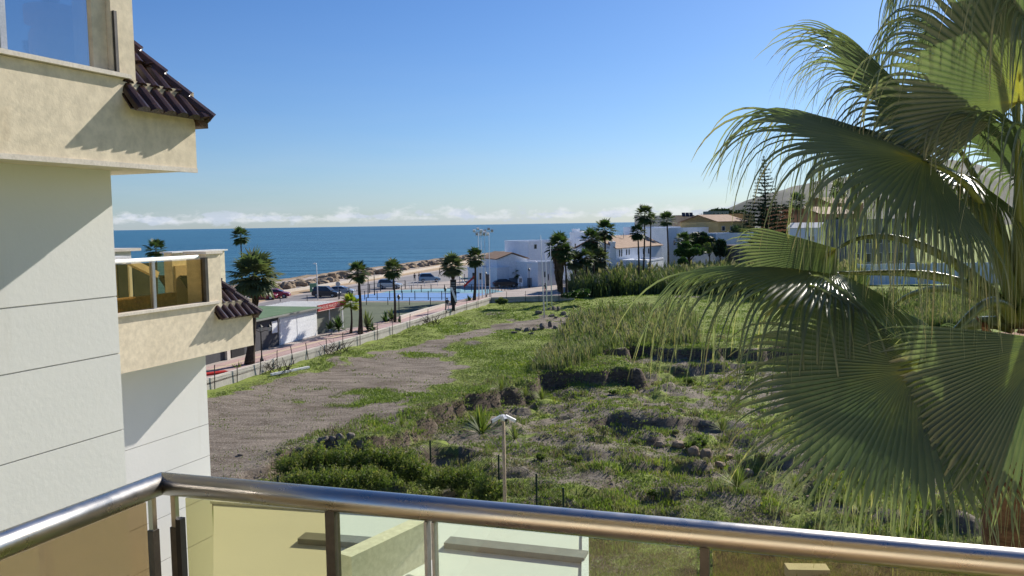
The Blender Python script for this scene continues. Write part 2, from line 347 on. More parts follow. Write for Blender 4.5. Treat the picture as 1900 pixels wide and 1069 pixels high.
# hollow of the dig: lower than the meadow
PIT = gp([(470,1250),(470,905),(520,868),(585,838),(645,838),(735,812),(775,775),(835,752),(865,752),(915,722),(960,716),(1035,694),(1062,690),(1110,694),(1172,690),(1165,668),(1120,662),(1150,640),(1230,645),(1330,652),(1500,640),(1700,640),(1990,640),(2600,700),(2600,1250)])
DIRT = gp([(300,930),(300,770),(395,748),(470,728),(560,700),(640,672),(720,652),(800,634),(870,618),(960,598),(1010,592),(1070,590),(1075,602),(1030,612),(960,614),(900,622),(850,636),(826,660),(850,690),(825,705),(780,735),(740,785),(640,826),(575,834),(520,880),(470,960)])
coast = lambda y: np.where(y < 300, -52 + .262*(y-172), -52+.262*128 + .40*(y-300))
W = [G(250,752,1.25), G(382,704,1.25), G(514,665,1.25), G(640,631,1.25), G(763,595.5,1.25), G(842,571.5,1.25), G(911,552,1.25)]
W2 = [W[-1], G(1001,549,1.25), G(1066,547,1.25)]
WPL = [(q.x, q.y) for q in W]+[(q.x, q.y) for q in W2[1:]]
def pdist(pl, x, y):
    d = np.full(x.shape, 1e9)
    for (ax, ay), (bx, by) in zip(pl[:-1], pl[1:]):
        ex, ey = bx-ax, by-ay; t = np.clip(((x-ax)*ex+(y-ay)*ey)/(ex*ex+ey*ey), 0, 1); d = np.minimum(d, np.hypot(x-ax-t*ex, y-ay-t*ey))
    return d
def ground_h(x, y):
    x = np.asarray(x, float); y = np.asarray(y, float)
    jx = (fbm(x*.35, y*.35, 3)-.5)*4.6; jy = (fbm(x*.35+50, y*.35, 5)-.5)*4.6
    d = sdist(PIT, x+jx, y+jy)
    low = sstep(-.3, .4, d)
    z = -1.05*low - .45*sstep(2.2, 3.4, d+(fbm(x*.5, y*.5, 14)-.5)*5)*sstep(.35, .55, fbm(x*.12, y*.12, 15, 2))
    z = z + (fbm(x*.16, y*.16, 21)-.5)*.55 + (fbm(x*.7, y*.7, 31)-.5)*.34*(.35+low)
    # mounds and little trenches in the hollow
    z = z + low*(np.maximum(0, fbm(x*.23+9, y*.23, 41, 2)-.48)*1.6 - sstep(.60, .68, fbm(x*.3, y*.3+7, 47, 2))*.55)
    # spoil bank along the lip of the hollow
    z = z + np.exp(-((d+.9)/1.3)**2)*(.10+.75*np.maximum(0, fbm(x*.2, y*.2, 55)-.45))
    dd = sdist(DIRT, x, y)
    z = np.where(dd > 0, z*(1-.6*sstep(0, 3, dd)), z)
    # two low swells in the meadow
    for px, py, h, sx_, sy_ in ((985,585,.55,9,3.2),(1230,555,.5,12,3),(905,640,.30,5,2),(1130,600,.4,7,2.5)):
        c = G(px, py, 0); z = z + h*np.exp(-(((x-c.x)/sx_)**2+((y-c.y)/sy_)**2))
    wl_ = pdist(WPL, x, y); z = z + (.42+.25*(fbm(x*.6, y*.6, 19)-.5))*np.exp(-(wl_/3.2)**2)
    z = z - 7.5*sstep(0, 9, coast(y)-x+2.0)
    return z
def gz(x, y): return float(ground_h(np.array([x]), np.array([y]))[0])

def axis(a, b, step, far, grow):
    out = list(np.arange(a, b, step)); s = step
    while out[-1] < far: s *= grow; out.append(out[-1]+s)
    return out
ys = axis(14, 150, .33, 9000, 1.09); ys = [-300, -120, -40, -10, 5, 10] + ys
xr = axis(-34, 72, .36, 9000, 1.10); xl = []; s = .5; x = -34
while x > -9000: s *= 1.12; x -= s; xl.append(x)
xs = xl[::-1] + xr
X, Y = np.meshgrid(np.array(xs), np.array(ys)); nx, ny = len(xs), len(ys)
Z = ground_h(X, Y)
# keep the ground under the paved level near the promenade wall
V = np.stack([X, Y, Z], -1).reshape(-1, 3)
idx = np.arange(nx*ny).reshape(ny, nx)
F = np.stack([idx[:-1,:-1], idx[:-1,1:], idx[1:,1:], idx[1:,:-1]], -1).reshape(-1, 4)
xx, yy = V[:,0], V[:,1]
dp = sdist(PIT, xx, yy); ddt = sdist(DIRT, xx+(fbm(xx*.5,yy*.5,8)-.5)*4, yy+(fbm(xx*.5,yy*.5,9)-.5)*4)
dirt = sstep(-1.0, .8, ddt); green_in = sstep(.64, .74, fbm(xx*.22, yy*.3, 77, 3)); dirt = dirt*(1-.75*green_in)
grass = np.where(dp > 0, sstep(.46, .62, fbm(xx*.45, yy*.45, 61, 4))*.55, sstep(.12, .32, fbm(xx*.25, yy*.25, 67, 4)))
mt, nt, out = newmat('field_ground')
b = N(nt, 'ShaderNodeBsdfPrincipled', Roughness=.95); b.inputs['Specular IOR Level'].default_value = .15
ag = N(nt, 'ShaderNodeAttribute'); ag.attribute_name = 'grass'; ad_ = N(nt, 'ShaderNodeAttribute'); ad_.attribute_name = 'dirt'
nf = noise(nt, 1.6, 6, .7); nfine = noise(nt, 9, 5, .75); nst = noise(nt, 1.0, 5, .7, .3, None, (.35, 1.2, 1))
cd = mixc(nt, ramp(nt, nst, [(.38, g3(0)), (.62, g3(1))]), (.13,.103,.078), (.255,.212,.168))
cd = mixc(nt, ramp(nt, nfine, [(.52, g3(0)), (.62, g3(.7))]), cd, (.40,.36,.31))
cd = mixc(nt, ramp(nt, noise(nt, .16, 4, .6), [(.55, g3(0)), (.66, g3(.65))]), cd, (.105,.08,.058))
cs = mixc(nt, ramp(nt, nf, [(.35, g3(0)), (.65, g3(1))]), (.13,.108,.08), (.29,.25,.195))
cs = mixc(nt, ramp(nt, nfine, [(.56, g3(0)), (.66, g3(.6))]), cs, (.24,.22,.17))
cg = mixc(nt, ramp(nt, nf, [(.3, g3(0)), (.7, g3(1))]), (.13,.175,.038), (.26,.315,.065))
cg = mixc(nt, ramp(nt, nfine, [(.45, g3(0)), (.62, g3(.55))]), cg, (.24,.28,.07))
ga = N(nt, 'ShaderNodeMath', operation='MULTIPLY_ADD'); nt.links.new(nf, ga.inputs[0]); ga.inputs[1].default_value = .9; nt.links.new(ag.outputs['Fac'], ga.inputs[2])
c = mixc(nt, ramp(nt, ga.outputs[0], [(.72, g3(0)), (.95, g3(1))]), cs, cg)
da = N(nt, 'ShaderNodeMath', operation='MULTIPLY_ADD'); nt.links.new(nf, da.inputs[0]); da.inputs[1].default_value = .6; nt.links.new(ad_.outputs['Fac'], da.inputs[2])
c = mixc(nt, ramp(nt, da.outputs[0], [(.68, g3(0)), (.90, g3(1))]), c, cd)
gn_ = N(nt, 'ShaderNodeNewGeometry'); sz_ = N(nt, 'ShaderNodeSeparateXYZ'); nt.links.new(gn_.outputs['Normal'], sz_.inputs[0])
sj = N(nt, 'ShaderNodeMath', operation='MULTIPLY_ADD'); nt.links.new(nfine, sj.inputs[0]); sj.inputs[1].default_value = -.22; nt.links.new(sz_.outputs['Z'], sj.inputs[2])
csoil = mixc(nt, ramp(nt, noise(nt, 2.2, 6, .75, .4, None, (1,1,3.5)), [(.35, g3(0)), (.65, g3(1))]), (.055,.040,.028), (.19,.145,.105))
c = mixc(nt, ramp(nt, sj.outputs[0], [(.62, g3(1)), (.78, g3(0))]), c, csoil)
nt.links.new(c, b.inputs['Base Color'])
bp = N(nt, 'ShaderNodeBump', Strength=1.0, Distance=.12); nt.links.new(noise(nt, 5, 6, .75), bp.inputs['Height']); nt.links.new(bp.outputs[0], b.inputs['Normal'])
nt.links.new(b.outputs[0], out.inputs[0])
g = npmesh('ground', V, F, mt, smooth=True, attrs={'grass': grass, 'dirt': dirt}); tag(g, kind='structure', label='green and brown open field with bare dirt track')

# ------------------------------------------------------------------ sea
mt, nt, out = newmat('sea_water')
b = N(nt, 'ShaderNodeBsdfPrincipled', Roughness=.35); b.inputs['Specular IOR Level'].default_value = .4
cw = mixc(nt, ramp(nt, noise(nt, .004, 5, .6, 0, None, (.25, 1, 1)), [(.35, g3(0)), (.65, g3(1))]), SEA1, SEA2)
nt.links.new(cw, b.inputs['Base Color'])
h1 = noise(nt, .35, 5, .65, .3, None, (.32, 1, 1)); h2 = noise(nt, .045, 4, .6, .2, None, (.3, 1, 1))
ah = N(nt, 'ShaderNodeMath', operation='MULTIPLY_ADD'); nt.links.new(h2, ah.inputs[0]); ah.inputs[1].default_value = 4.0; nt.links.new(h1, ah.inputs[2])
bp = N(nt, 'ShaderNodeBump', Strength=1.0, Distance=SEA_BUMP); nt.links.new(ah.outputs[0], bp.inputs['Height']); nt.links.new(bp.outputs[0], b.inputs['Normal'])
nt.links.new(b.outputs[0], out.inputs[0])
SZ = -3.0
sea = MB().add([(-40000,20,SZ),(40000,20,SZ),(40000,42000,SZ),(-40000,42000,SZ)], [(0,1,2,3)]).build('sea', mt); tag(sea, 'blue rippled sea reaching the horizon', kind='structure')

# far hills on the right
hx = np.linspace(330, 1500, 90); hy = np.linspace(0, 1, 26)
HX, HT = np.meshgrid(hx, hy)
top = 20 + 95*np.exp(-((HX-900)/230)**2) + 70*np.exp(-((HX-1350)/300)**2) + 40*np.exp(-((HX-620)/120)**2) + 16*fbm(HX*.01, HX*0, 5)
HZ = -5 + (top*sstep(400, 560, HX))*np.sin(HT*math.pi)*(.85+.3*fbm(HX*.012, HT*5, 9)); HY = 1050+HT*1400+(HX-300)*.25
idx = np.arange(90*26).reshape(26, 90); F = np.stack([idx[:-1,:-1], idx[:-1,1:], idx[1:,1:], idx[1:,:-1]], -1).reshape(-1, 4)
M['hill'] = rough_mat('hill_scrub', (.05,.065,.05), (.15,.14,.12), .012, .95)
hl = npmesh('hills', np.stack([HX, HY, HZ], -1).reshape(-1, 3), F, M['hill'], smooth=True); tag(hl, 'hazy grey green hills behind the town', kind='structure')

# ------------------------------------------------------------------ promenade, road, beach strip, court
def paving(name, pts, z, mat, label):
    mb = MB(); n = len(pts); mb.add([(p[0],p[1],z) for p in pts]+[(p[0],p[1],z-.14) for p in pts], [tuple(range(n))]+[(i,n+i,n+(i+1)%n,(i+1)%n) for i in range(n)])
    return tag(mb.build(name, mat), label, kind='structure')
def ccw(p):
    a = sum(p[i][0]*p[(i+1)%len(p)][1]-p[(i+1)%len(p)][0]*p[i][1] for i in range(len(p)))
    return p if a > 0 else p[::-1]
M['paving'] = rough_mat('paving', (.34,.29,.26), (.44,.38,.345), .35, .9, .002, 8, .2)
M['pink_paving'] = rough_mat('pink_paving', (.40,.27,.25), (.48,.34,.31), .5, .9)
M['cream_paving'] = rough_mat('cream_paving', (.48,.38,.26), (.56,.45,.32), .5, .9)
M['asphalt'] = rough_mat('asphalt', (.19,.18,.185), (.26,.245,.25), .2, .9)
M['sand'] = rough_mat('sand', (.30,.21,.13), (.46,.34,.21), .35, .95, .03, 3)
M['court_blue'] = rough_mat('court_blue', (.11,.24,.50), (.15,.29,.55), .3, .8)
M['court_teal'] = rough_mat('court_teal', (.15,.34,.42), (.19,.38,.45), .3, .85)
M['turf'] = rough_mat('turf', (.085,.105,.065), (.12,.14,.085), .3, .95)
beach_in = [(float(coast(y))+k, y) for y, k in ((60,7),(110,7),(160,7),(210,7),(260,7.5),(330,8))]
prom = ccw([tuple(p[:2]) for p in W]+[tuple(p[:2]) for p in W2[1:]]+[tuple(G(1080,538,PZ)[:2]),(30,200),(34,330)]+[(float(coast(y))+3.5, y) for y in (330,260,210,160,110,60)]+[(-40,40)])
paving('promenade', prom, PZ, M['paving'], 'pale paved seafront promenade')
def gq(name, pts, dz, mat, label): return paving(name, ccw([tuple(G(x,y,PZ)[:2]) for x, y in pts]), PZ+dz, mat, label)
gq('beach', [(380,585),(500,556),(600,537),(700,519),(840,497),(905,483),(905,479),(840,487),(700,512),(600,528),(500,545),(380,570)], .10, M['sand'], 'sandy strip beside the sea rocks')
gq('road', [(380,600),(500,566),(640,550),(760,530),(880,516),(905,505),(905,485),(840,499),(700,522),(600,540),(500,559),(380,590)], .012, M['asphalt'], 'grey parking road along the seafront')
gq('court', [(640,559),(652,549),(705,544),(800,543.5),(905,545),(880,552),(845,558)], .016, M['court_blue'], 'bright blue painted games court')
gq('play_area', [(706,543.6),(730,539),(800,536),(905,536),(935,541),(906,544.6),(800,543)], .014, M['court_teal'], 'pale teal playground surface')
gq('turf_pitch', [(575,618),(600,575),(640,561),(845,560.5),(835,569),(742,593),(690,603)], .02, M['turf'], 'dull green artificial turf pitch')
def offs(pts, o):
    out_ = []
    for i, q in enumerate(pts):
        d_ = (pts[min(i+1, len(pts)-1)]-pts[max(i-1, 0)]); d_ = Vector((d_.x, d_.y, 0)).normalized(); out_.append((q.x-d_.y*o, q.y+d_.x*o))
    return out_
WW = W+W2[1:]
paving('pink_path', ccw(offs(WW, .24)+offs(WW, 4.3)[::-1]), PZ+.024, M['pink_paving'], 'pink paved walkway behind the field wall')
paving('cream_path', ccw(offs(WW, 2.9)+offs(WW, 3.3)[::-1]), PZ+.029, M['cream_paving'], 'cream stripe in the pink walkway')
gq('tan_path', [(742,594.5),(790,580),(838,567.5),(838,574),(790,587),(742,602.5),(700,614),(690,608)], .018, M['cream_paving'], 'tan path between the turf and the pink walkway')
sw = MB(); sp_ = [G(x,y,PZ) for x, y in ((395,573),(500,549),(600,533),(700,517),(840,492.5),(905,481))]
for a, b_ in zip(sp_[:-1], sp_[1:]): sw.beam(a+Vector((0,0,.28)), b_+Vector((0,0,.28)), .45, .56)
sea_wall = sw.build('sea_wall', M['sill']); tag(sea_wall, 'low pale sea wall between the boulders and the tan strip', kind='structure')
# kerb between turf and walkway
k = MB(); kp = [G(742,592.5,PZ), G(790,578,PZ), G(838,565.5,PZ)]
for a, b_ in zip(kp[:-1], kp[1:]): k.beam(a+Vector((0,0,.2)), b_+Vector((0,0,.2)), .3, .4)
tag(k.build('kerb', M['sill']), 'pale kerb edging the turf pitch', kind='structure')
# ================================================================== neighbouring building (stepped facade)
GL_Y = glass_mat('bronze_glass', (.76,.74,.54), .06)
GL_Y2 = glass_mat('terrace_bronze_glass', (.88,.78,.54), .04)
GL_G = glass_mat('pale_glass', (.85,.92,.82), .07)
GL_L = glass_mat('dark_bronze_glass', (.66,.57,.43), .06)
GL_SKY = glass_mat('mirror_glass', (.62,.64,.62), .48, .01, (.72,.80,.88))
n1, nw1, n2, nw2 = -6.48, -7.08, -10.6, -11.3
def pan(px, py, n): return onN(px, py, n)
apt = thing('apartment_building', 'cream and white stepped apartment block close by on the left with tiled canopies', 'building', B(5, -9, -12))
def part(mb, name, mat, parent=None, **k): return mb.build(name, mat, parent or apt, **k)

# --- upper balcony band
ue1 = pan(365, 300, n1)[0]; zb1 = pan(300, 314, n1)[1]
up0 = pan(207, 60, n1)[0]; up1 = pan(251, 120, n1)[0]; zs1 = pan(120, 116, n1)[1]      # sill
ze1 = pan(253, 183, n1)[1]                                                          # eave height
mb = MB()
mb.bb(-4, ue1, n1-.18, n1, zb1, zs1-.045)                  # band under the sill
mb.bb(up1, ue1, n1-.18, n1, zs1-.042, ze1+.02)             # up to the canopy
mb.bb(up0, up1-.003, n1-.30, n1, zs1-.042, zs1+3.2)        # pier
mb.bb(up0-.17, up0-.003, n1-.30, n1-.06, zs1, zs1+3.2)     # reveal
mb.bb(-4, ue1-.003, n1-4.5, n1-.183, zb1+.005, zb1+.22)    # slab
mb.bb(ue1-.19, ue1-.004, n1-4.5, n1-.183, zb1+.224, ze1+.3)
part(mb, 'parapet', M['cream_render'])
mb = MB().bb(-4, pan(236,135,n1)[0], n1-.12, n1+.055, zs1-.04, zs1)
mb.bb(-4, ue1-.01, n1-.02, n1+.018, zb1-.012, zb1+.035)    # drip moulding at the bottom
part(mb, 'sill', M['sill'])
uc = pan(209, 60, n1)[0]
mb = MB().bb(up0+.01, up0+.045, n1+.002, n1+.03, zs1, pan(207,20,n1)[1])
part(mb, 'rail_end', M['dark_metal'])
gw = part(MB().bb(pan(24,60,n1)[0], up0-.19, n1-.10, n1-.088, zs1+.015, zs1+1.15).bb(-3.5, pan(8,60,n1)[0], n1-.10, n1-.088, zs1+.015, zs1+1.15), 'glass_panel', GL_SKY)
part(MB().bb(pan(10,60,n1)[0], pan(22,60,n1)[0], n1-.12, n1-.06, zs1, zs1+1.5), 'post', M['alu'])
part(MB().bb(-3.5, up0-.18, n1-.125, n1-.065, zs1+.002, zs1+.013), 'glass_channel', M['alu'])
part(MB().bb(-4, ue1-1.0, n1-2.9, n1-2.75, zb1+.22, zs1+3.2), 'inner_wall', M['cream_plain'])
# pot with a plant standing on that balcony
uu, zz = pan(98, 60, n1-.55)
pot = thing('plant_pot', 'large pale urn with an agave behind the glass of the upper balcony', 'plant pot', B(uu, n1-.55, zb1+.225))
hz_ = pan(98,16,n1-.55)[1]-(zb1+.225)
MB().lathe((0,0,0), [(.13,0),(.19,.05),(.21,hz_*.5),(.21,hz_*.8),(.17,hz_*.86),(.24,hz_*.88),(.24,hz_),(.20,hz_)], 20).build('urn', M['terracotta'], pot, True, world=False)
mb = MB()
for i in range(22):
    a = i*2.4; r = .12+.2*random.random(); h = .3+.25*random.random(); c, s = math.cos(a), math.sin(a)
    p0 = Vector((c*.03, s*.03, hz_-.03)); p1 = Vector((c*r*.5, s*r*.5, hz_+h*.6)); p2 = Vector((c*r, s*r, hz_+h))
    t = Vector((-s, c, 0))*.03
    mb.add([p0-t, p0+t, p1+t, p1-t, p2], [(0,1,2,3),(3,2,4)], 0, random.random())
mb.build('leaves', M['bush'], pot, world=False)

# --- lower balcony band
ue2 = pan(470, 620, n2)[0]; zb2 = (pan(226,693,n2)[1]+pan(470,641,n2)[1])/2; zs2 = (pan(218,582,n2)[1]+pan(400,559,n2)[1])/2
up2a = pan(384, 520, n2)[0]; up2b = pan(410.5, 520, n2)[0]; zt2 = pan(398, 471, n2)[1]; ze2 = pan(412, 596, n2)[1]
ul2 = 3.0
mb = MB()
mb.bb(ul2, ue2, n2-.18, n2, zb2, zs2-.05)
mb.bb(up2b, ue2, n2-.18, n2, zs2-.047, ze2+.02)
mb.bb(up2a, up2b-.003, n2-.45, n2, zs2-.047, zt2)
mb.bb(ul2, ue2-.003, n2-4.5, n2-.183, zb2+.005, zb2+.22)
mb.bb(ue2-.19, ue2-.004, n2-4.5, n2-.183, zb2+.224, ze2+.3)
part(mb, 'parapet', M['cream_render'])
mb = MB().bb(ul2, pan(404,562,n2)[0], n2-.12, n2+.06, zs2-.045, zs2)
mb.bb(up2a-.04, up2b+.02, n2-.49, n2+.04, zt2+.002, zt2+.05)
part(mb, 'sill', M['sill'])
# return wall and back walls of the terrace
ur = pan(402, 480, n2-.46)[0]
zr2 = pan(360, 468, n2-1.2)[1]
ua, ub = pan(321, 520, n2-1.2)[0], pan(400, 520, n2-1.2)[0]
mb = MB().bb(ua, ub+.3, n2-1.4, n2-1.2, zb2+.22, zr2)
mb.bb(ul2, ua+.6, n2-3.1, n2-2.9, zb2+.22, pan(270,478,n2-2.9)[1])
part(mb, 'terrace_wall', M['cream_plain'])
mb = MB().bb(ua-.05, ub+.35, n2-1.45, n2-1.15, zr2+.002, zr2+.028); mb.bb(ul2, ua+.6, n2-3.15, n2-2.84, pan(270,478,n2-2.9)[1]+.002, pan(270,475,n2-2.9)[1]+.02)
part(mb, 'coping', M['white_paint'])
dr = MB()
for a, b_, t, z0 in ((218,236,490,575),(246,290,488,575),(305,318,512,560)):
    dr.bb(pan(a,520,n2-2.9)[0], pan(b_,520,n2-2.9)[0], n2-2.9, n2-2.87, zb2+.3, pan((a+b_)/2,t,n2-2.9)[1])
part(dr, 'terrace_door', M['window_dark'])
dr = MB().bb(pan(324,520,n2-1.2)[0], pan(362,520,n2-1.2)[0], n2-1.2, n2-1.17, zb2+.3, pan(343,492,n2-1.2)[1]); part(dr, 'terrace_door', rough_mat('brown_blind', (.46,.36,.22), (.54,.43,.28), 2, .6))
# sloping stair string behind the glass
st = MB().beam(B(pan(240,485,n2-1.9)[0], n2-1.9, pan(240,485,n2-1.9)[1]), B(pan(290,510,n2-1.9)[0], n2-1.9, pan(290,510,n2-1.9)[1]), .12, .12); part(st, 'stair_string', M['cream_plain'])
# bronze glass in two panes, rail and post
um = pan(289, 520, n2)[0]; ug0 = ul2; ug1 = pan(383, 520, n2)[0]; zg = (pan(217,492,n2-.05)[1]+pan(370,481,n2-.05)[1])/2
part(MB().bb(ug0, um-.03, n2-.07, n2-.055, zs2+.01, zg), 'glass_panel', GL_Y2)
part(MB().bb(um+.03, ug1, n2-.07, n2-.055, zs2+.01, zg), 'glass_panel', GL_Y2)
part(MB().tube([B(ug0, n2-.06, zg+.05), B(pan(372,479,n2)[0], n2-.06, zg+.05)], .035, 10), 'handrail', M['white_paint'], smooth=True)
part(MB().bb(um-.03, um+.03, n2-.10, n2-.03, zs2, zg+.02), 'post', M['alu'])
part(MB().bb(ug1-.02, ug1+.05, n2-.10, n2+.004, zs2, zg+.03), 'post', M['dark_metal'])
# wicker sofa
M['wicker'] = rough_mat('wicker', (.20,.11,.04), (.42,.26,.10), 14, .8, .02, 30)
uu0, uu1 = pan(205, 560, n2-.5)[0], pan(322, 560, n2-.5)[0]
sofa = thing('wicker_sofa', 'brown wicker sofa behind the bronze glass of the lower balcony', 'sofa', B(uu0, n2-.6, zb2+.225))
zz0 = zb2+.225; zsf = pan(300, 545, n2-.5)[1]
def spart(mb, n, m_): return mb.build(n, m_, sofa)
spart(MB().bb(uu0, uu1, n2-.55, n2-.42, zz0+.1, zsf), 'backrest', M['wicker'])
spart(MB().bb(uu0, uu1, n2-1.1, n2-.553, zz0+.1, zz0+.42), 'seat', M['wicker'])
spart(MB().bb(uu1-.12, uu1, n2-1.1, n2-.553, zz0+.423, zsf-.12), 'armrest', M['wicker'])
for a in (uu0+.1, uu1-.1):
    for b_ in (n2-1.05, n2-.5): spart(MB().bb(a-.03, a+.03, b_-.03, b_+.03, zz0, zz0+.097), 'leg', M['wood'])

# --- white walls with open joints
uw1 = pan(206, 340, nw1)[0]
def wall_panels(u0, u1, n, ztop, joints, zbot, depth):
    mb = MB(); z = ztop; g = .007
    for j in joints+[zbot]:
        mb.bb(u0, u1, n-.0118, n, j+g if j != zbot else zbot, z); z = j-g
    part(mb, 'white_wall', M['white_render'])
    part(MB().bb(u0+.004, u1-.004, n-depth, n-.012, zbot, ztop-.01), 'wall_core', M['joint'])
j1 = [(pan(215,550,nw1)[1]), pan(220,656,nw1)[1], pan(228,797,nw1)[1]]; j1 += [j1[-1]-.82, j1[-1]-1.6, j1[-1]-2.4]
wall_panels(-4, uw1, nw1, zb1+.10, j1, -12.5, 4)
uw2 = pan(383, 700, nw2)[0]
j2 = [pan(385,787,nw2)[1], pan(389,845,nw2)[1]]; j2 += [j2[-1]-.8, j2[-1]-1.6]
wall_panels(uw1-.5, uw2, nw2, zb2+.10, j2, -12.5, 4)
# roof parapet of the wing beyond
mb = MB()
ux0 = pan(190,470,-14.5)[0]; ux1 = pan(243,470,-14.5)[0]
mb.bb(ux0, ux1, -18, -14.5, -3.5, pan(243,466,-14.5)[1]); part(mb, 'roof_wall', M['white_render'])
part(MB().bb(ux0, ux1+.15, -18.1, -14.35, pan(243,466,-14.5)[1]+.003, pan(243,463,-14.5)[1]+.03), 'coping', M['sill'])

# --- tiled canopies
def canopy(nf, ua, tip_px, hip_px):
    ne = nf+.135
    ut, ze = pan(*tip_px, ne)
    # find k where the hip line passes the given column
    best = min(((abs((lambda q: 950+FPX*(q-CAM).dot(Rt)/(q-CAM).dot(Fw))(B(ut-k, ne-k, ze))-hip_px[0])), k) for k in np.linspace(.2, 2.5, 400))[1]
    q = B(ut-best, ne-best, 0)-CAM; zt = pan(0,0,1)[1]
    dd = q.x*Fw.x+q.y*Fw.y
    # height of the hip at that point from the pixel row
    r = ray(*hip_px); kk = math.hypot(q.x, q.y)/math.hypot(r.x, r.y); pitch = (r.z*kk - ze)/best
    T = MB(); n = max(1, round((ut-ua)/.17)); W_ = (ut-ua)/n
    sl = math.sqrt(1+pitch*pitch); up = Vector((0,0,pitch))-Nv; up.normalize(); nrm = (Nv*pitch+Vector((0,0,1))).normalized()
    kmax_all = min(best*1.35, ut-ua)
    for i in range(n):
        u = ut-(i+.5)*W_
        kmax = min(ut-u, kmax_all)
        L = kmax*sl; row = 0; s = 0; base = B(u, ne, ze)
        while s < L-.02:
            e = min(s+.36, L); pts = []
            for (ss, lift, rad) in ((s, .035, .088), (e, .012, .072)):
                ring = []
                for a in np.linspace(0, math.pi, 7):
                    ring.append(base+up*ss+nrm*(lift+math.sin(a)*rad*.85)+Uv*math.cos(a)*rad)
                pts += ring
            T.add(pts, [(j, j+1, 8+j, 7+j) for j in range(6)]+[(6,5,4,3,2,1,0)], 0, random.random()); s += .33
        # pan tile (concave) bed
        T.add([base+up*.05+Uv*W_/2-nrm*.006, base+up*.05-Uv*W_/2-nrm*.006, base-Uv*W_/2-nrm*.006+up*L, base+Uv*W_/2-nrm*.006+up*L,
               base+up*.05+Uv*W_/2+nrm*.008, base+up*.05-Uv*W_/2+nrm*.008, base-Uv*W_/2+nrm*.008+up*L, base+Uv*W_/2+nrm*.008+up*L],
              [(0,1,2,3),(4,7,6,5),(0,4,5,1),(1,5,6,2),(2,6,7,3),(3,7,4,0)])
    # hip side facing the sea
    e0 = B(ut, ne, ze); et = B(ut-kmax_all, ne-kmax_all, ze+pitch*kmax_all); eb = B(ut, ne-kmax_all-1.2, ze); etb = B(ut-kmax_all, ne-kmax_all-1.2, ze+pitch*kmax_all)
    T.add([e0, et, etb, eb, e0-Vector((0,0,.05)), et-Vector((0,0,.05)), etb-Vector((0,0,.05)), eb-Vector((0,0,.05))], [(0,3,2,1),(4,5,6,7),(0,4,7,3),(0,1,5,4)])
    rf = part(T, 'canopy_roof', M['tile'])
    H = MB(); hd = (et-e0); L = hd.length; hd.normalize(); s = -.03
    sx_ = hd.cross(nrm+Uv).normalized(); 
    while s < L:
        H.tube([e0+hd*s+Vector((0,0,.05)), e0+hd*min(s+.36,L)+Vector((0,0,.03))], [.10,.078], 10, 0, random.random()); s += .32
    H.build('hip_tiles', M['tile'], rf)
canopy(n1, pan(247,188,n1+.135)[0], (386,230), (253,103))
canopy(n2, pan(409,598,n2+.135)[0], (480,585), (412,531))

# ================================================================== my own balcony
own = thing('home_building', 'cream building behind the viewer carrying the balcony', 'building', B(-2.5, 2, -2))
MB().bb(-6, -1.9, -1.36, 9, -12, 3.2).build('wall', M['cream_plain'], own)
MB().bb(-1.897, 1.50, -1.45, 7, -1.80, -1.58).build('balcony_floor', rough_mat('floor_tile', (.42,.30,.20), (.50,.37,.26), 1, .6), own)
MB().bb(1.36, 1.50, -1.45, 7, -1.577, -1.36).bb(-1.897, 1.357, -1.45, -1.31, -1.577, -1.36).build('kerb', M['cream_render'], own)
MB().bb(-1.897, .4, -1.45, 7, 1.6, 1.8).build('ceiling', M['cream_plain'], own)

mt, nt, out = newmat('brushed_steel'); b = N(nt, 'ShaderNodeBsdfPrincipled', Metallic=1.0, Roughness=.16); b.inputs['Base Color'].default_value = (.52,.495,.465,1)
rr = ramp(nt, noise(nt, 14, 4, .6), [(.3, g3(.24)), (.7, g3(.36))]); nt.links.new(rr, b.inputs['Roughness']); nt.links.new(b.outputs[0], out.inputs[0]); M['steel'] = mt
RZ = -.55
cp = P(300, 897, 1.81)-CAM; uc, nc = cp.dot(Uv), cp.dot(Nv); RZ = cp.z
bal = thing('balcony_railing', 'brushed steel balcony railing with bronze glass in the foreground', 'railing', B(uc, nc, -1.36))
R_ = .0245
C0 = Vector((cp.x, cp.y, 0))
def onrail(px, py): q = ray(px, py)*(RZ/ray(px, py).z); return Vector((q.x, q.y, 0))
Dr = (onrail(1900, 1047)-C0).normalized(); Dl = (onrail(2, 1012)-C0).normalized(); Qr = Vector((-Dr.y, Dr.x, 0)); Ql = Vector((Dl.y, -Dl.x, 0))
def RP(D, Q, t, s, z): return C0+D*t+Q*s+Vector((0, 0, CZ+z))
def rbox(mb, D, Q, t0, t1, s0, s1, z0, z1):
    return mb.hexa([RP(D,Q,t0,s0,z0),RP(D,Q,t1,s0,z0),RP(D,Q,t1,s1,z0),RP(D,Q,t0,s1,z0),RP(D,Q,t0,s0,z1),RP(D,Q,t1,s0,z1),RP(D,Q,t1,s1,z1),RP(D,Q,t0,s1,z1)])
for D, L in ((Dr, 4.5), (Dl, 3.3)):
    MB().tube([C0+Vector((0,0,CZ+RZ)), C0+D*.5+Vector((0,0,CZ+RZ)), C0+D*L+Vector((0,0,CZ+RZ))], R_, 40).build('handrail', M['steel'], bal, True)
MB().lathe(C0+Vector((0,0,CZ+RZ)), [(R_*math.cos(a), R_*math.sin(a)) for a in np.linspace(-1.55, 1.55, 15)], 24).build('elbow', M['steel'], bal, True)
def trail(px):     # distance along the right rail of a photo column
    r = ray(px, 1000); k = C0.dot(Qr)/Vector((r.x,r.y,0)).dot(Qr); return (Vector((r.x,r.y,0))*k-C0).dot(Dr)
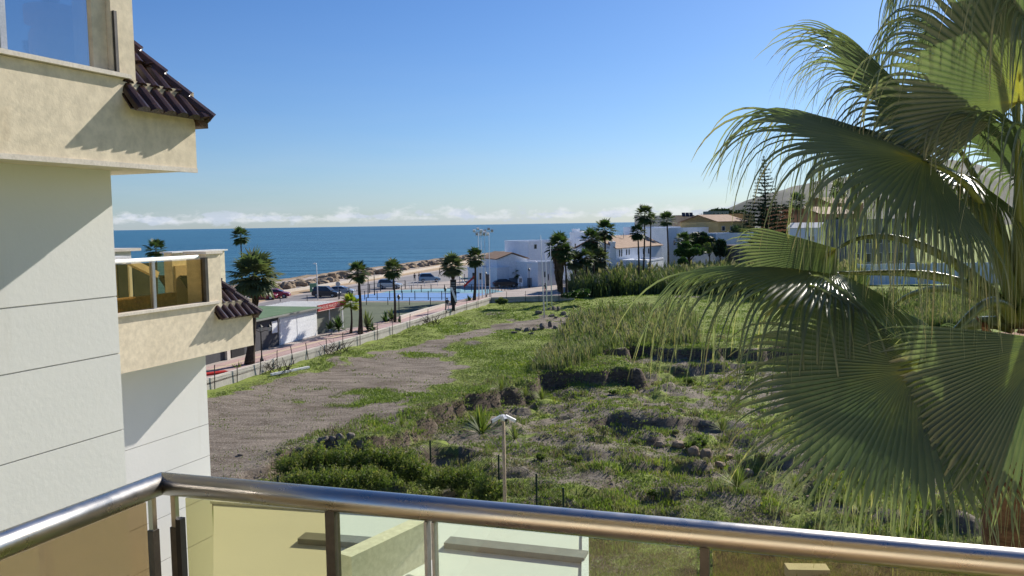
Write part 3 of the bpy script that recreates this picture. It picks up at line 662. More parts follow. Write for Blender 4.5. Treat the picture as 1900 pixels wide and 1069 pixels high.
for D, Q, t in ((Dr, Qr, .032), (Dl, Ql, .030)):
    rbox(MB(), D, Q, t-.009, t+.009, -.008, .008, -1.36, RZ-R_-.07).build('post', M['dark_metal'], bal)
    rbox(MB(), D, Q, t-.006, t+.006, -.006, .006, RZ-R_-.07, RZ-R_*.5).build('post_bracket', M['steel'], bal)
ts = [trail(q) for q in (618, 800, 1308)]
for t, w_ in ((ts[0], .0105), (ts[2], .008)):
    rbox(MB(), Dr, Qr, t-w_, t+w_, -.012, .012, -1.36, RZ-R_*.6).build('post', M['dark_metal'], bal)
for s_ in (-1, 1): rbox(MB(), Dr, Qr, ts[1]+s_*.008-.003, ts[1]+s_*.008+.003, -.010, .010, -1.34, RZ-R_).build('post', M['alu'], bal)
tt = [.05]+ts+[2.6, 4.4]; mats = [GL_Y, GL_G, GL_G, GL_Y, GL_Y]
for i in range(len(tt)-1):
    rbox(MB(), Dr, Qr, tt[i]+.014, tt[i+1]-.014, -.004, .004, -1.33, RZ-R_-.002).build('glass_panel', mats[i], bal)
rbox(MB(), Dl, Ql, .05, 2.3, -.004, .004, -1.33, RZ-R_-.002).build('glass_panel', GL_L, bal)
for t in (.045,):
    rbox(MB(), Dr, Qr, t-.006, t+.006, -.009, .009, RZ-.30, RZ-.075).build('clamp', M['black'], bal)

# lower white terrace seen through the glass
zl = -5.0
def zw(px, py, z): q = ray(px, py); return CAM+q*(z/q.z)
tp = [zw(396,1180,zl), zw(1092,1180,zl), zw(1092,977,zl), zw(396,932,zl)]
ter = thing('lower_terrace', 'white lower terrace deck seen through the glass of the railing', 'terrace', (tp[0]+tp[1])/2+Vector((0,0,-7)))
MB().prism([tuple(q[:2]) for q in tp], -.4, CZ+zl).build('terrace_deck', M['white_render'], ter)
e = MB()
for a, b_ in ((tp[1], tp[2]), (tp[2], tp[3])): 
    dd_ = (b_-a).normalized(); e.obox(Vector((a.x,a.y,CZ+zl+.003)), b_-a-dd_*(.1 if a is tp[1] else 0), Vector((0,0,1)).cross(dd_)*.1, (0,0,.05))
e.build('upstand', M['white_paint'], ter)
a, b_ = zw(640,1072,zl+.5), zw(800,992,zl+.5); MB().beam(a, b_, .25, .6).build('divider_wall', M['cream_plain'], ter)
for k, (x0, y0, x1, y1) in enumerate(((560,1004,805,1022),(830,1012,1088,1040))):  # dark bars added on the deck to imitate a railing's shadow stripes
    a, b_ = zw(x0,y0,zl), zw(x1,y1,zl); MB().beam(a+Vector((0,0,.05)), b_+Vector((0,0,.05)), .28, .09).build('rail_shadow_strip', M['grey_house'], ter)
# ================================================================== near fan palm
def leaf_arrays(H, d, up, R, nseg=46, spread=115, fuse=.5, droop=.9, stiff=.12, fold=.25, seed=0, K=18):
    """one pleated fan: segments joined edge to edge up to `fuse`, then free tapering strips that hang"""
    r_ = np.random.default_rng(seed)
    d = Vector(d).normalized(); up = Vector(up); up = (up-d*up.dot(d)).normalized(); S = d.cross(up)
    d = np.array(d); up_ = np.array(up); S = np.array(S); H = np.array(H)
    th = np.radians(np.linspace(-spread, spread, nseg))
    C = np.zeros((nseg, K+1, 3)); TN = np.zeros((nseg, K+1, 3)); fus = np.zeros(nseg); kf = []
    sm = np.convolve(r_.normal(0, 1, nseg+8), np.ones(5)/5, 'same')[4:-4]
    for i, t in enumerate(th):
        rad = math.cos(t)*d + math.sin(t)*S - up_*fold*abs(math.sin(t))*.8; rad /= np.linalg.norm(rad)
        tan = -math.sin(t)*d + math.cos(t)*S; tan -= rad*tan.dot(rad); tan /= np.linalg.norm(tan)
        Lf = R*(.80+.20*math.cos(t*.8)); L = Lf*r_.uniform(.88, 1.06)
        p = H + d*R*.10*max(0, math.cos(t))**2; v = rad.copy()
        fu = fuse*r_.uniform(.90, 1.10)*Lf/L; fus[i] = fu
        dr = droop*r_.uniform(.75, 1.35)*(.45+.95*abs(math.sin(t))**.8)
        side = r_.normal(0, .035, 3)
        for k in range(K+1):
            s = k/K; C[i, k] = p; TN[i, k] = tan
            g = stiff if s < fu else stiff+dr*1.7*(min(1, (s-fu)*4.5))
            step = (Lf if s < fuse else (L-Lf*fuse)/(1-fuse))/K
            v = v + np.array([0, 0, -1])*g*3.0/K + (side if s > fu else 0) ; v /= np.linalg.norm(v)
            tan = tan - v*tan.dot(v); tan /= np.linalg.norm(tan); p = p + v*step
    Vs, Fs, Ts = [], [], []; off = 0
    for i in range(nseg):
        a, b_ = max(i-1, 0), min(i+1, nseg-1); k0 = int(fus[i]*K); tw = r_.uniform(-1.3, 1.3); brown = r_.random() < .12; tv0 = r_.uniform(-.05, .05)+.05*sm[i]
        wf = np.linalg.norm(C[b_, k0]-C[a, k0])/(b_-a)
        for k in range(K+1):
            s = k/K; c = C[i, k]
            if k <= k0:
                e = (C[b_, k]-C[a, k])/(2*(b_-a))*1.01; tt = e; hw = np.linalg.norm(e)+1e-6; v = C[i, min(k+1, K)]-C[i, max(k-1, 0)]; nr = np.cross(v, e); nr /= np.linalg.norm(nr)+1e-9
                if hw < .002: tt = TN[i, k]*.002
            else:
                f = (k-k0)/(K-k0); hw = wf*.5*(.97*(1-f)**.7*(.58+.42*math.exp(-6*f))+.03); v = C[i, min(k+1, K)]-C[i, k-1]; v /= np.linalg.norm(v)
                n0 = np.cross(v, TN[i, k]); an = tw*f*2.0; tt = (TN[i, k]*math.cos(an)+n0*math.sin(an))*hw; nr = np.cross(v, tt); nr /= np.linalg.norm(nr)+1e-9
            fo = .42*min(hw, .03)
            Vs += [c-tt-nr*fo, c+nr*fo, c+tt-nr*fo]
            tv = .02+.10*s/.06 if s < .06 else (.16+.62*(s-.06)/.84 if s < .9 else .78+(s-.9)*2.0)
            if brown and s > .72: tv = max(tv, .86+.6*(s-.72))
            tv += tv0; Ts += [tv-.03, tv+.05, tv-.03]
            if k < K:
                o = off+k*3; Fs += [(o, o+1, o+4, o+3), (o+1, o+2, o+5, o+4)]
        off += (K+1)*3
        # pale loose threads between the segments
        for q in range(2 if R > .95 else 1):
            if i == 0 or r_.random() < .25: continue
            kk = min(K, k0+int(r_.integers(0, 3))); p = (C[i, kk]+C[i-1, kk])/2; v = C[i, kk]-C[i, kk-1]; v /= np.linalg.norm(v); Lt = R*r_.uniform(.22, .48); n_ = 7; hv = r_.normal(0, 1, 3); hv[2] *= .2; hv /= np.linalg.norm(hv)
            for k in range(n_+1):
                ww = .0022*(1-.6*k/n_); Vs += [p-hv*ww, p+hv*ww, p+hv*ww]; Ts += [.84, .84, .84]
                if k < n_: o = off+k*3; Fs += [(o, o+1, o+4, o+3)]
                v = v+np.array([0, 0, -.42])+r_.normal(0, .06, 3); v /= np.linalg.norm(v); p = p+v*Lt/n_
            off += (n_+1)*3
    return np.array(Vs), np.array(Fs), np.array(Ts)

CR = P(1893, 590, 5.2)
near = thing('fan_palm', 'large fan palm close to the balcony with long drooping fronds', 'palm tree', (CR.x, CR.y, gz(CR.x, CR.y)))
# trunk
mb = MB(); base = Vector((CR.x+.05, CR.y, gz(CR.x, CR.y)-.3)); pts = []; rad = []
for i in range(60):
    t = i/59; pts.append(base.lerp(CR+Vector((0,0,-.12)), t)); rad.append((.21-.035*t+.02*(1-t)**6+(.008 if i%2 else 0)) + (.05*sstep(.93,1,t)))
mb.tube(pts, rad, 26); M['near_trunk'] = rough_mat('near_palm_trunk', (.07,.04,.026), (.20,.115,.075), 5, .95, .03, 14, .15, stain=((.035,.02,.015),(2,2,14),.5,.8))
mb.build('trunk', M['near_trunk'], near, True)
# old leaf bases and fibre
mb = MB()
for i in range(46):
    a = i*2.399; z = -.06-.016*i; rr = .17; c, s = math.cos(a), math.sin(a)
    p0 = CR+Vector((c*rr, s*rr, z-.08)); out_ = Vector((c, s, 0)); tg = Vector((-s, c, 0))*.045
    L = random.uniform(.08, .2); p1 = p0+out_*.05+Vector((0,0,L*.7)); p2 = p0+out_*(.09+.05*random.random())+Vector((0,0,L))
    mb.add([p0-tg, p0+tg, p1+tg*.8, p1-tg*.8, p2+tg*.5, p2-tg*.5, p0-out_*.05, p1-out_*.03], [(0,1,2,3),(3,2,4,5),(0,6,7,3),(1,2,7,6),(3,7,2)], 0, random.random())
M['leaf_base'] = rough_mat('leaf_base', (.16,.07,.035), (.42,.24,.12), 7, .9, .01, 25, .2)
mb.build('leaf_bases', M['leaf_base'], near)
# fronds: hastula px, depth, aim px, depth, up vector, R, spread, fuse, droop, stiff, fold, seed
FR = [
 ((1722,303,4.75),(1440,195,4.6),(.1,-.50,.85),1.36,108,.50,1.5,.13,.12,1),     # A big upper left
 ((1748,240,5.5),(1590,70,5.2),(.75,-.45,.5),1.32,72,.52,1.0,.05,.5,2),         # B pointing up left
 ((1890,190,4.7),(1900,-40,4.5),(-.25,-.93,.15),1.20,125,.50,1.6,.08,.1,3),        # C top right
 ((1860,-60,5.4),(1740,-90,5.0),(.1,-.35,.9),1.15,100,.36,1.9,.15,.2,4),         # D above the frame
 ((1560,458,5.3),(1420,548,5.15),(.1,-.93,.35),.70,50,.78,.9,.03,.1,5),            # E dull fan behind
 ((1552,506,5.3),(1350,478,5.2),(-.05,-.15,.98),1.55,112,.38,1.5,.20,.1,6),      # F reaching left
 ((1712,672,4.45),(1560,780,4.3),(-.35,-.80,.48),1.16,95,.58,.9,.04,.10,7),       # G lower dark fan
 ((1950,628,4.15),(1815,850,4.05),(-.45,-.8,.35),.98,72,.66,.6,.05,.1,8),         # H lower right
 ((1815,636,5.9),(1790,690,5.8),(0,-.5,.6),.62,120,.4,1.1,.2,.2,9),              # I small behind
 ((1655,574,6.2),(1630,610,6.0),(-.1,-.6,.7),.72,115,.4,1.3,.2,.2,10),           # J small hanging
 ((1720,290,5.3),(1650,250,5.2),(.1,-.3,.95),1.42,118,.24,3.2,.25,.2,11),          # K curtain behind
 ((1800,330,5.3),(1740,300,5.2),(.1,-.3,.9),1.45,135,.26,3.0,.25,.2,12),           # L curtain
 ((1965,330,4.9),(1920,250,4.6),(-.2,-.6,.75),1.35,125,.36,2.2,.15,.15,13),        # M right edge
 ((1620,800,6.0),(1500,800,5.8),(-.2,-.6,.75),.85,95,.5,1.1,.12,.2,14),          # N lower left behind G
 ((1950,-10,5.0),(1890,-60,4.8),(-.3,-.8,.5),1.25,120,.42,1.8,.1,.15,15),           # O top right
 ((1835,120,5.6),(1770,60,5.5),(.2,-.3,.9),1.20,120,.32,2.4,.2,.2,17),             # Q threads at the top
]
for i, (h, a, up, R, spr, fu, dr, stf, fo, sdn) in enumerate(FR):
    Hh = P(*h); Aa = P(*a); 
    V_, F_, T_ = leaf_arrays(Hh, Aa-Hh, up, R, nseg=(76 if fu < .52 else 60) if R > .95 else 44, spread=spr, fuse=fu, droop=dr, stiff=stf, fold=fo, seed=sdn)
    fr = npmesh('frond', V_, F_, M['palm_leaf'], T_, near)
    # petiole: curved flattened stem
    dd = (Aa-Hh).normalized(); s0 = CR+Vector((0,0,-.02)) + (Hh-CR).normalized()*.06
    L = (Hh-s0).length; c1 = s0+((Hh-s0).normalized()*.5+Vector((0,0,.45))).normalized()*L*.45; c2 = Hh-dd*L*.3+Vector((0,0,.02))
    pts = []; rad = []
    for k in range(17):
        t = k/16; p = s0*(1-t)**3+c1*3*t*(1-t)**2+c2*3*t*t*(1-t)+Hh*t**3; pts.append(p); rad.append(.036*(1-t)**1.3+.0115)
    pm = MB(); pm.tube(pts, rad, 9, 0, .4)
    # hastula
    pm.add([Hh-dd*.02+Vector((0,0,.012)), Hh+dd*.05+Vector((0,0,.006)), Hh+dd.cross(Vector((0,0,1)))*.025, Hh-dd.cross(Vector((0,0,1)))*.025], [(0,2,1),(0,1,3)], 0, 1)
    pm.build('petiole', M['petiole'], fr, True)
# ================================================================== helpers for things further off
def L2(p): return Vector((p[0], p[1]))
def hp(px, py, Y): return P(px, py, Y).z
def gnd(px, py, z=0.0): return G(px, py, z)

# --- wall between field and promenade
fw = thing('field_wall', 'low grey block wall with pale coping between the field and the promenade', 'wall', (W[3].x, W[3].y, 0))
mb = MB(); cp_ = MB()
for a, b_ in zip(W[:-1]+W2[:-1], W[1:]+W2[1:]):
    d = (b_-a).normalized(); nrm = Vector((d.y, -d.x, 0))
    mb.obox(Vector((a.x,a.y,-1.2))-d*.02, (b_-a)+d*.04, -nrm*.22, (0,0,1.2+1.17))
    cp_.obox(Vector((a.x,a.y,1.173))+nrm*.004, b_-a, -nrm*.30, (0,0,.09))
mb.build('wall_face', M['block_wall'], fw); cp_.build('coping', M['sill'], fw)
# thin leaning fence posts along it, with a strand of wire
fp = []; FL = [Vector((x_, y_, 0)) for x_, y_ in offs(W+W2[1:], -.12)]
for px, py, ty, lx in ((398,712,677,0),(440,706,678,0),(482,697,664,2),(514,681,650,0),(545,668,642,-6),(572,656,636,-5),(607,648,628,-2),(636,645,617,0),(668,637,612,0),(700,627,600,0),(728,620,596,0),(760,607,583,1),(794,597,574,0),(827,586,560,0),(844,590,548,0),(866,578,553,0),(887,571,545,0),(911,566,538,0),(940,562,541,0),(975,560,540,0),(1000,560,541,0),(1037,558,538,0)):
    r_ = ray(px, py); best = None
    for a, b_ in zip(FL[:-1], FL[1:]):
        e = b_-a; den = r_.x*e.y-r_.y*e.x; t_ = (a.x*r_.y-a.y*r_.x)/den if abs(den) > 1e-9 else -1
        if -.001 <= t_ <= 1.001: best = a+e*t_
    if best is None: continue
    q = Vector((best.x, best.y, gz(best.x, best.y)-.1)); top = P(px+lx, ty, q.y)
    mb = MB().tube([q, q.lerp(top, .93), top+Vector((.02,0,0))], .036, 6); o = mb.build('fence_post', M['dark_metal'])
    tag(o, 'thin rusty wire fence post in front of the low block wall', 'fence post', 'thin fence posts along the field wall'); fp.append(top)
mb = MB()
for k_ in (.25, .6, .95):
    pts = [Vector((p.x, p.y, 1.2+(p.z-1.2)*k_)) for p in fp]
    for a, b_ in zip(pts[:-1], pts[1:]): mb.beam(a, b_, .008, .008)
tag(mb.build('fence_wire', M['dark_metal']), 'thin wire strands running above the low field wall', 'wire')

# --- fence of green posts in front of the field, with net
posts = [((470,905),36.0),((515,884),37.6),((638,847),41.0),((798,817),43.0),((925,844),40.5),((995,879),37.4),((1045,905),35.6)]
fence = thing('mesh_fence', 'dark green wire mesh fence with posts below the balcony', 'fence', (0, 39, -1))
tops = []
for (px, py), Y in posts:
    t = P(px, py, Y); b_ = Vector((t.x, t.y, gz(t.x, t.y)-.2)); tops.append((t, b_))
    MB().tube([b_, t], .045, 8).build('post', M['wire'], fence)
mb = MB()
for (t0, b0), (t1, b1) in zip(tops[:-1], tops[1:]):
    Lh = (Vector((t1.x-t0.x, t1.y-t0.y))).length; n = int(Lh/.13); hh = 1.75
    for i in range(-int(hh/.13), n):
        for sgn in (1, -1):
            u_a, u_b = i/n, (i+hh/.13)/n; z_a, z_b = (0, 1) if sgn > 0 else (1, 0)
            ca, cb = max(0, u_a), min(1, u_b)
            if cb <= ca: continue
            fa, fb = (ca-u_a)/(u_b-u_a), (cb-u_a)/(u_b-u_a); fa = z_a+(z_b-z_a)*fa; fb = z_a+(z_b-z_a)*fb
            def pt(u, f):
                tp = t0.lerp(t1, u); return Vector((tp.x, tp.y, tp.z-.05-hh*(1-f)))
            a, b2 = pt(ca, fa), pt(cb, fb); w_ = Vector((0,0,.006)); mb.add([a-w_, b2-w_, b2+w_, a+w_], [(0,1,2,3)])
mb.build('wire_mesh', M['wire'], fence)
for k_ in (0, 1.7):
    mb = MB()
    for (t0, b0), (t1, b1) in zip(tops[:-1], tops[1:]): mb.beam(t0-Vector((0,0,.06+k_)), t1-Vector((0,0,.06+k_)), .012, .012)
    mb.build('strand', M['wire'], fence)

# --- camera pole
t = P(934, 778, 30); b_ = Vector((t.x, t.y, gz(t.x, t.y)-.1))
cpole = thing('camera_pole', 'slim pale wooden pole topped by white security cameras', 'pole', b_)
MB().tube([b_, t], [.075, .055], 12).build('pole', M['wood'], cpole, True)
MB().lathe(t, [(.07,-.05),(.10,-.02),(.10,.12),(.06,.16)], 12).build('bracket', M['white_paint'], cpole)
for ax, ay, l in ((-1,-.35,.34),(1,-.25,.36),(.35,-.9,.2),(-.3,.9,.2)):
    d = Vector((ax, ay, 0)).normalized(); s = t+Vector((0,0,.08))
    c_ = MB().tube([s, s+d*l*.45+Vector((0,0,.02))], .02, 6).obox(s+d*l*.3+d.cross(Vector((0,0,1)))*-.055+Vector((0,0,-.02)), d.cross(Vector((0,0,1)))*.11, d*l+Vector((0,0,-l*.45)), (0,0,.11)).build('security_camera', M['white_paint'], cpole)
    e = s+d*(l*1.3)+Vector((0,0,-l*.45-.02))
    MB().obox(e+d.cross(Vector((0,0,1)))*-.05, d.cross(Vector((0,0,1)))*.10, d*.015, (0,0,.09)).build('lens', M['black'], c_)

# --- sea rocks: one thing each for the biggest, along the shore
rocks = []
rk = [MB().blob((0,0,0), (1,1,1), 0, .5, .28, 1).build('sea_rock', M['rock'], world=False) for _ in range(6)]
nrock = 0
cand = []
for i in range(290):
    f = i/290; px = 470+ (905-470)*(f**.85); py = np.interp(px, [470,500,600,700,840,905], [553,547,529,512,489,480])
    q = G(px, py, .8)
    cand.append((q.x+random.uniform(-.8,.8), q.y+random.uniform(-2,2), random.uniform(0,1)))
for i, (x, y, r) in enumerate(cand):
    o = rk[i] if i < 6 else rk[i % 6].copy()
    if i >= 6: COL.objects.link(o)
    s = random.uniform(.6, 1.25); o.scale = (s*random.uniform(.8,1.4), s*random.uniform(.8,1.3), s*.8); o.location = (x-3.2+random.uniform(-3.4,2.0), y, .95+random.uniform(-.4,.6)); o.rotation_euler = (random.uniform(-.4,.4), random.uniform(-.4,.4), random.uniform(0,6))
    tag(o, 'rough brown boulder in the rock bank between sea and sand', 'boulder', 'boulders of the sea defence')
mb = MB()
mb = []
V_ = []; F_ = []
ys_ = np.linspace(150, 420, 160); 
for j, y in enumerate(ys_):
    xx_ = float(coast(y))
    for k, (dx, z) in enumerate(((-9,-3.6),(-6,-2.4),(-3.5,-.8),(-1.5,.4),(1.5,.9),(4,1.0),(6,.6))):
        V_.append((xx_+dx+random.uniform(-.5,.5), y, z+random.uniform(-.35,.35)))
F_ = [(j*7+k, j*7+k+1, (j+1)*7+k+1, (j+1)*7+k) for j in range(159) for k in range(6)]
tag(npmesh('rock_bank', V_, F_, M['rock']), 'brown rock bank under the loose sea boulders', kind='structure')

# ================================================================== distant fan palms
def crown_mesh(name, nf, seed, mat, droopy=.5, low=-60, r_leaf=.46, seg=15):
    rr = np.random.default_rng(seed); V_ = []; F_ = []; T_ = []
    for i in range(nf):
        az = i*2.39996+rr.uniform(-.3,.3); el = math.radians(84-(84-low)*(i/(nf-1))**.9+rr.uniform(-6,6))
        d = np.array([math.cos(el)*math.cos(az), math.cos(el)*math.sin(az), math.sin(el)])
        pl = .46*rr.uniform(.85,1.15); hst = d*pl - np.array([0,0,.05*math.cos(el)])
        S = np.array([-math.sin(az), math.cos(az), 0]); upv = np.cross(d, S)*-1
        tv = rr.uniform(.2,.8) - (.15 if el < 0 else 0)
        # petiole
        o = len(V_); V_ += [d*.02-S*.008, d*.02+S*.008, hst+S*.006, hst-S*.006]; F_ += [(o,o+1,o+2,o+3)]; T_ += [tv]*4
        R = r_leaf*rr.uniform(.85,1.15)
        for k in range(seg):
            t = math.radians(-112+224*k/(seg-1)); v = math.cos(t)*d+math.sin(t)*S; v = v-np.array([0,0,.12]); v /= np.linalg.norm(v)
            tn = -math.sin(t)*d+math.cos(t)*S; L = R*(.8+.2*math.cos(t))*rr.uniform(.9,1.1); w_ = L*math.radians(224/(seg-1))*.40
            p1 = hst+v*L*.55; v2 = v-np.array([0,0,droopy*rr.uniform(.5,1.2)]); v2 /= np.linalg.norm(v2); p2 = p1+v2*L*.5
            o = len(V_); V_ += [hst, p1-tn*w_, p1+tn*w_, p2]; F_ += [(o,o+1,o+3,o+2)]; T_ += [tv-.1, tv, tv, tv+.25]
    me_o = npmesh(name, V_, F_, mat, T_, world=False); me = me_o.data; bpy.data.objects.remove(me_o); return me
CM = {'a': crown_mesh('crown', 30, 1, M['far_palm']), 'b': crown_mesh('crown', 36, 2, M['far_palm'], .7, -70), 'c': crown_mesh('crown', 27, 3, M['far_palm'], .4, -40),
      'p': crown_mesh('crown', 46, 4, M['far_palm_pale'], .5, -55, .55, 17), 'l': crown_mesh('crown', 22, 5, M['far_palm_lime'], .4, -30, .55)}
def palm(cx, cy, r, bx, by, kind, label, group=None, z0=PZ, tr=.16, skirt=0, Y=None, flare=1.5, lean=True, tw=None):
    if Y is None: Y = G(bx, by, z0).y
    base = P(bx, by, Y); c = P(cx, cy, Y); base.z = min(base.z, z0)
    s = r*Y/FPX*1.32; tr *= .72; tw = tw*.72 if tw else r*.42
    t = thing('palm_tree', label, 'palm tree', base, group)
    n = 14; pts = []; rad = []
    for i in range(n+1):
        f = i/n; pts.append(base.lerp(c, f)+Vector((.12*math.sin(f*3)*(1 if lean else 0), 0, 0))); rad.append(tr*(1-.38*f)*(1+(flare-1)*(1-f)**4)*(1+.05*(i % 2)))
    MB().tube(pts, rad, 9).build('trunk', M['trunk'], t, True)
    o = bpy.data.objects.new('crown', CM[kind]); COL.objects.link(o); o.parent = t; o.location = c-base; o.scale = (s, s, s*.95); o.rotation_euler = (0, 0, random.uniform(0, 6))
    if skirt:
        H = skirt*Y/FPX; mb = MB(); W_ = (tw or r*.6)*Y/FPX
        for i in range(420):
            a = random.uniform(0, 6.283); f = random.random(); z_ = -f*H; ww = W_*(1-.75*f**1.3)*random.uniform(.6, 1.0)
            p0 = Vector((math.cos(a)*ww*.7, math.sin(a)*ww*.7, z_)); l = H*.22*random.uniform(.6,1.2); tg = Vector((-math.sin(a), math.cos(a), 0))*W_*.13
            p1 = p0+Vector((math.cos(a)*ww*.25, math.sin(a)*ww*.25, -l*.5)); p2 = p0+Vector((math.cos(a)*ww*.05, math.sin(a)*ww*.05, -l))
            mb.add([c+p0, c+p1-tg, c+p2, c+p1+tg], [(0,1,2,3)], 0, random.random())
        mb.tube([c, c-Vector((0,0,H*.5)), c-Vector((0,0,H))], [W_*.62, W_*.5, W_*.15], 10)
        mb.build('dead_frond_skirt', M['skirt'], t)
    return t
palm(446,438,18,449,560,'a','very tall slim palm standing against the sea behind the shaggy palm', Y=140, z0=0, tr=.20)
palm(289,463,20,289,560,'c','palm crown rising behind the lower balcony', Y=110, z0=0)
palm(472,512,42,463,676,'p','broad shaggy palm with pale fronds beside the grey bar building', tr=.36, skirt=60, tw=17, flare=1.7)
palm(664,505,22,669,620,'a','tall promenade palm left of the blue court', 'row of palms on the promenade', tr=.24, flare=1.8)
palm(728,500,20,733,598,'b','tall promenade palm in front of the blue court', 'row of palms on the promenade', tr=.19, flare=1.4)
palm(839,494,21,842,566,'p','bushy promenade palm behind the black totem sign', 'row of palms on the promenade', tr=.3, skirt=22, tw=9)
palm(881,478,19,880,557,'b','tall promenade palm beside the white flagpoles', 'row of palms on the promenade', tr=.26, skirt=14, tw=6)
palm(650,563,17,651,619,'l','young lime green palm beside the red sign', None, tr=.16)
palm(1037,457,26,1043,552,'b','tall palm with a heavy skirt of dead fronds at the end of the promenade', 'group of tall palms by the white houses', tr=.22, skirt=72, tw=21)
palm(1047,470,20,1051,552,'a','second trunk growing beside the palm with the heavy skirt', 'group of tall palms by the white houses', tr=.22)
palm(1066,484,18,1066,545,'p','pale short palm just right of the skirted palm', 'group of tall palms by the white houses', tr=.3, skirt=16, z0=.3)
palm(1088,478,18,1086,545,'a','shorter dark palm in the middle of the palm group', 'group of tall palms by the white houses', tr=.25, skirt=14, z0=.3)
palm(1097,444,21,1103,540,'b','tall dark palm left of the highest palm of the group', 'group of tall palms by the white houses', tr=.26, skirt=30, tw=11, z0=.3)
palm(1122,427,22,1121,535,'a','highest palm of the group left of the tile roofed house', 'group of tall palms by the white houses', tr=.28, skirt=18, tw=8, z0=.3)
palm(1110,480,20,1110,535,'p','low bushy palm under the highest palm of the group', 'group of tall palms by the white houses', tr=.3, skirt=20, z0=.3)
palm(1196,398,19,1192,510,'a','tallest of the three palms in front of the tile roofed house', 'three palms before the tile roofed house', tr=.24, z0=.2, Y=147)
palm(1183,431,16,1185,508,'b','lowest of the three palms in front of the tile roofed house', 'three palms before the tile roofed house', tr=.24, z0=.2, Y=143)
palm(1207,408,13,1204,506,'c','slender right hand palm in front of the tile roofed house', 'three palms before the tile roofed house', tr=.22, z0=.2, Y=150)
palm(1237,408,16,1240,485,'c','lone tall palm before the beige house with solar panels', Y=185, tr=.3)
palm(1478,375,18,1482,440,'c','lone palm in front of the orange building', Y=200, tr=.28)
palm(1371,440,24,1369,470,'a','low palm against the white wall beside the yellow house', Y=190, tr=.3)
palm(1405,452,20,1405,480,'b','low palm right of the round stone wall', Y=180, tr=.3)
palm(1268,446,17,1268,480,'a','low dark palm left of the round dark tree', Y=180, tr=.3)
palm(1556,352,16,1558,430,'b','dark palm seen through the hanging fronds', Y=190, tr=.3)
palm(960,507,14,961,535,'a','small leaning palm beside the white shrine', Y=150, tr=.16)

# ================================================================== leafy trees and shrubs
def leafcloud(c, r, n, leaf, seed, clumps=14, flat=.8):
    rr = np.random.default_rng(seed)
    cc = rr.normal(size=(clumps,3)); cc /= np.linalg.norm(cc,axis=1)[:,None]; cc *= rr.uniform(.25,.85,(clumps,1)); cc[:,2] = np.abs(cc[:,2])*flat+cc[:,2]*(1-flat)
    cr = rr.uniform(.22,.46,clumps); k = rr.integers(0, clumps, n)
    d = rr.normal(size=(n,3)); d /= np.linalg.norm(d,axis=1)[:,None]
    p = cc[k]+d*cr[k][:,None]*rr.uniform(.55,1.05,(n,1)); p = p*np.array(r)+np.array(c)
    a = rr.normal(size=(n,3)); a /= np.linalg.norm(a,axis=1)[:,None]; b_ = np.cross(a, rr.normal(size=(n,3))); b_ /= np.linalg.norm(b_,axis=1)[:,None]
    s = leaf*rr.uniform(.6,1.3,(n,1)); V_ = np.stack([p-a*s, p-b_*s*.45, p+a*s, p+b_*s*.45], 1).reshape(-1,3)
    F_ = np.arange(4*n).reshape(-1,4); T_ = np.repeat(np.clip(rr.normal(.5,.16,n)+rr.uniform(-.22,.22,clumps)[k],0,1), 4)
    return V_, F_, T_
def tree(name, cat, label, px, py, rx, rz, Y, mat, n, leaf, seed, by=None, group=None, clumps=14, trunk=True):
    c = P(px, py, Y); s = Y/FPX; base = P(px, by if by else py+rz*1.2, Y)
    t = thing(name, label, cat, base, group)
    V_, F_, T_ = leafcloud(c, (rx*s, rx*s, rz*s), n, leaf, seed, clumps); npmesh('crown', V_, F_, mat, T_, t)
    if trunk:
        mb = MB().tube([base, base.lerp(c,.5)+Vector((.1,0,0)), c], [rx*s*.09, rx*s*.07, rx*s*.03], 7)
        for k in range(4):
            a = k*1.6; mb.tube([base.lerp(c,.5), c+Vector((math.cos(a)*rx*s*.5, math.sin(a)*rx*s*.5, rz*s*.2))], [rx*s*.05, rx*s*.015], 5)
        mb.build('trunk', M['bark'], t)
    return t
tree('round_tree','tree','wide dark round tree below the beige house',1298,449,27,22,185,M['darktree'],5200,.42,1,475)
tree('green_tree','tree','bright green bushy tree before the white wall of the beige house',1278,472,32,20,165,M['greentree'],5200,.34,2,500)
tree('dark_cypress_tree','tree','dark leaning tree left of the round stone wall',1336,468,13,24,175,M['darktree'],2600,.35,3,492)
tree('clipped_bush','bush','round clipped bush behind the tall reeds',1266,487,13,8,150,M['greentree'],1800,.22,4,496,trunk=False)
tree('grey_tree','tree','pale grey green tree between the green tree and the stone wall',1316,464,14,18,180,M['scrub'],2000,.3,5,490)
tree('broad_tree','tree','dark tree behind the orange building seen through the fronds',1560,425,30,22,210,M['darktree'],3000,.5,6,460)
tree('broad_tree','tree','dark tree at the far right behind the white wall',1800,430,60,40,200,M['darktree'],5200,.6,7,480)
tree('broad_tree','tree','dark tree mass right of the dark grey building',1690,430,46,38,215,M['darktree'],4500,.6,8,480)
tree('broad_tree','tree','dark foliage behind the promenade houses left of the tile roof',1105,500,16,26,150,M['greentree'],3000,.3,9,530)
tree('field_bush','bush','fresh green bush at the corner of the field wall',931,561,14,8,117,M['bush'],1500,.20,10,568,trunk=False)
tree('corner_bush','bush','dark bush at the foot of the skirted palm',1060,549,16,9,119,M['greentree'],1500,.22,11,556,trunk=False)
tree('corner_bush','bush','dark bush at the left end of the tall reeds',1082,545,16,12,122,M['greentree'],1500,.22,12,556,trunk=False)
rb = np.random.default_rng(77)
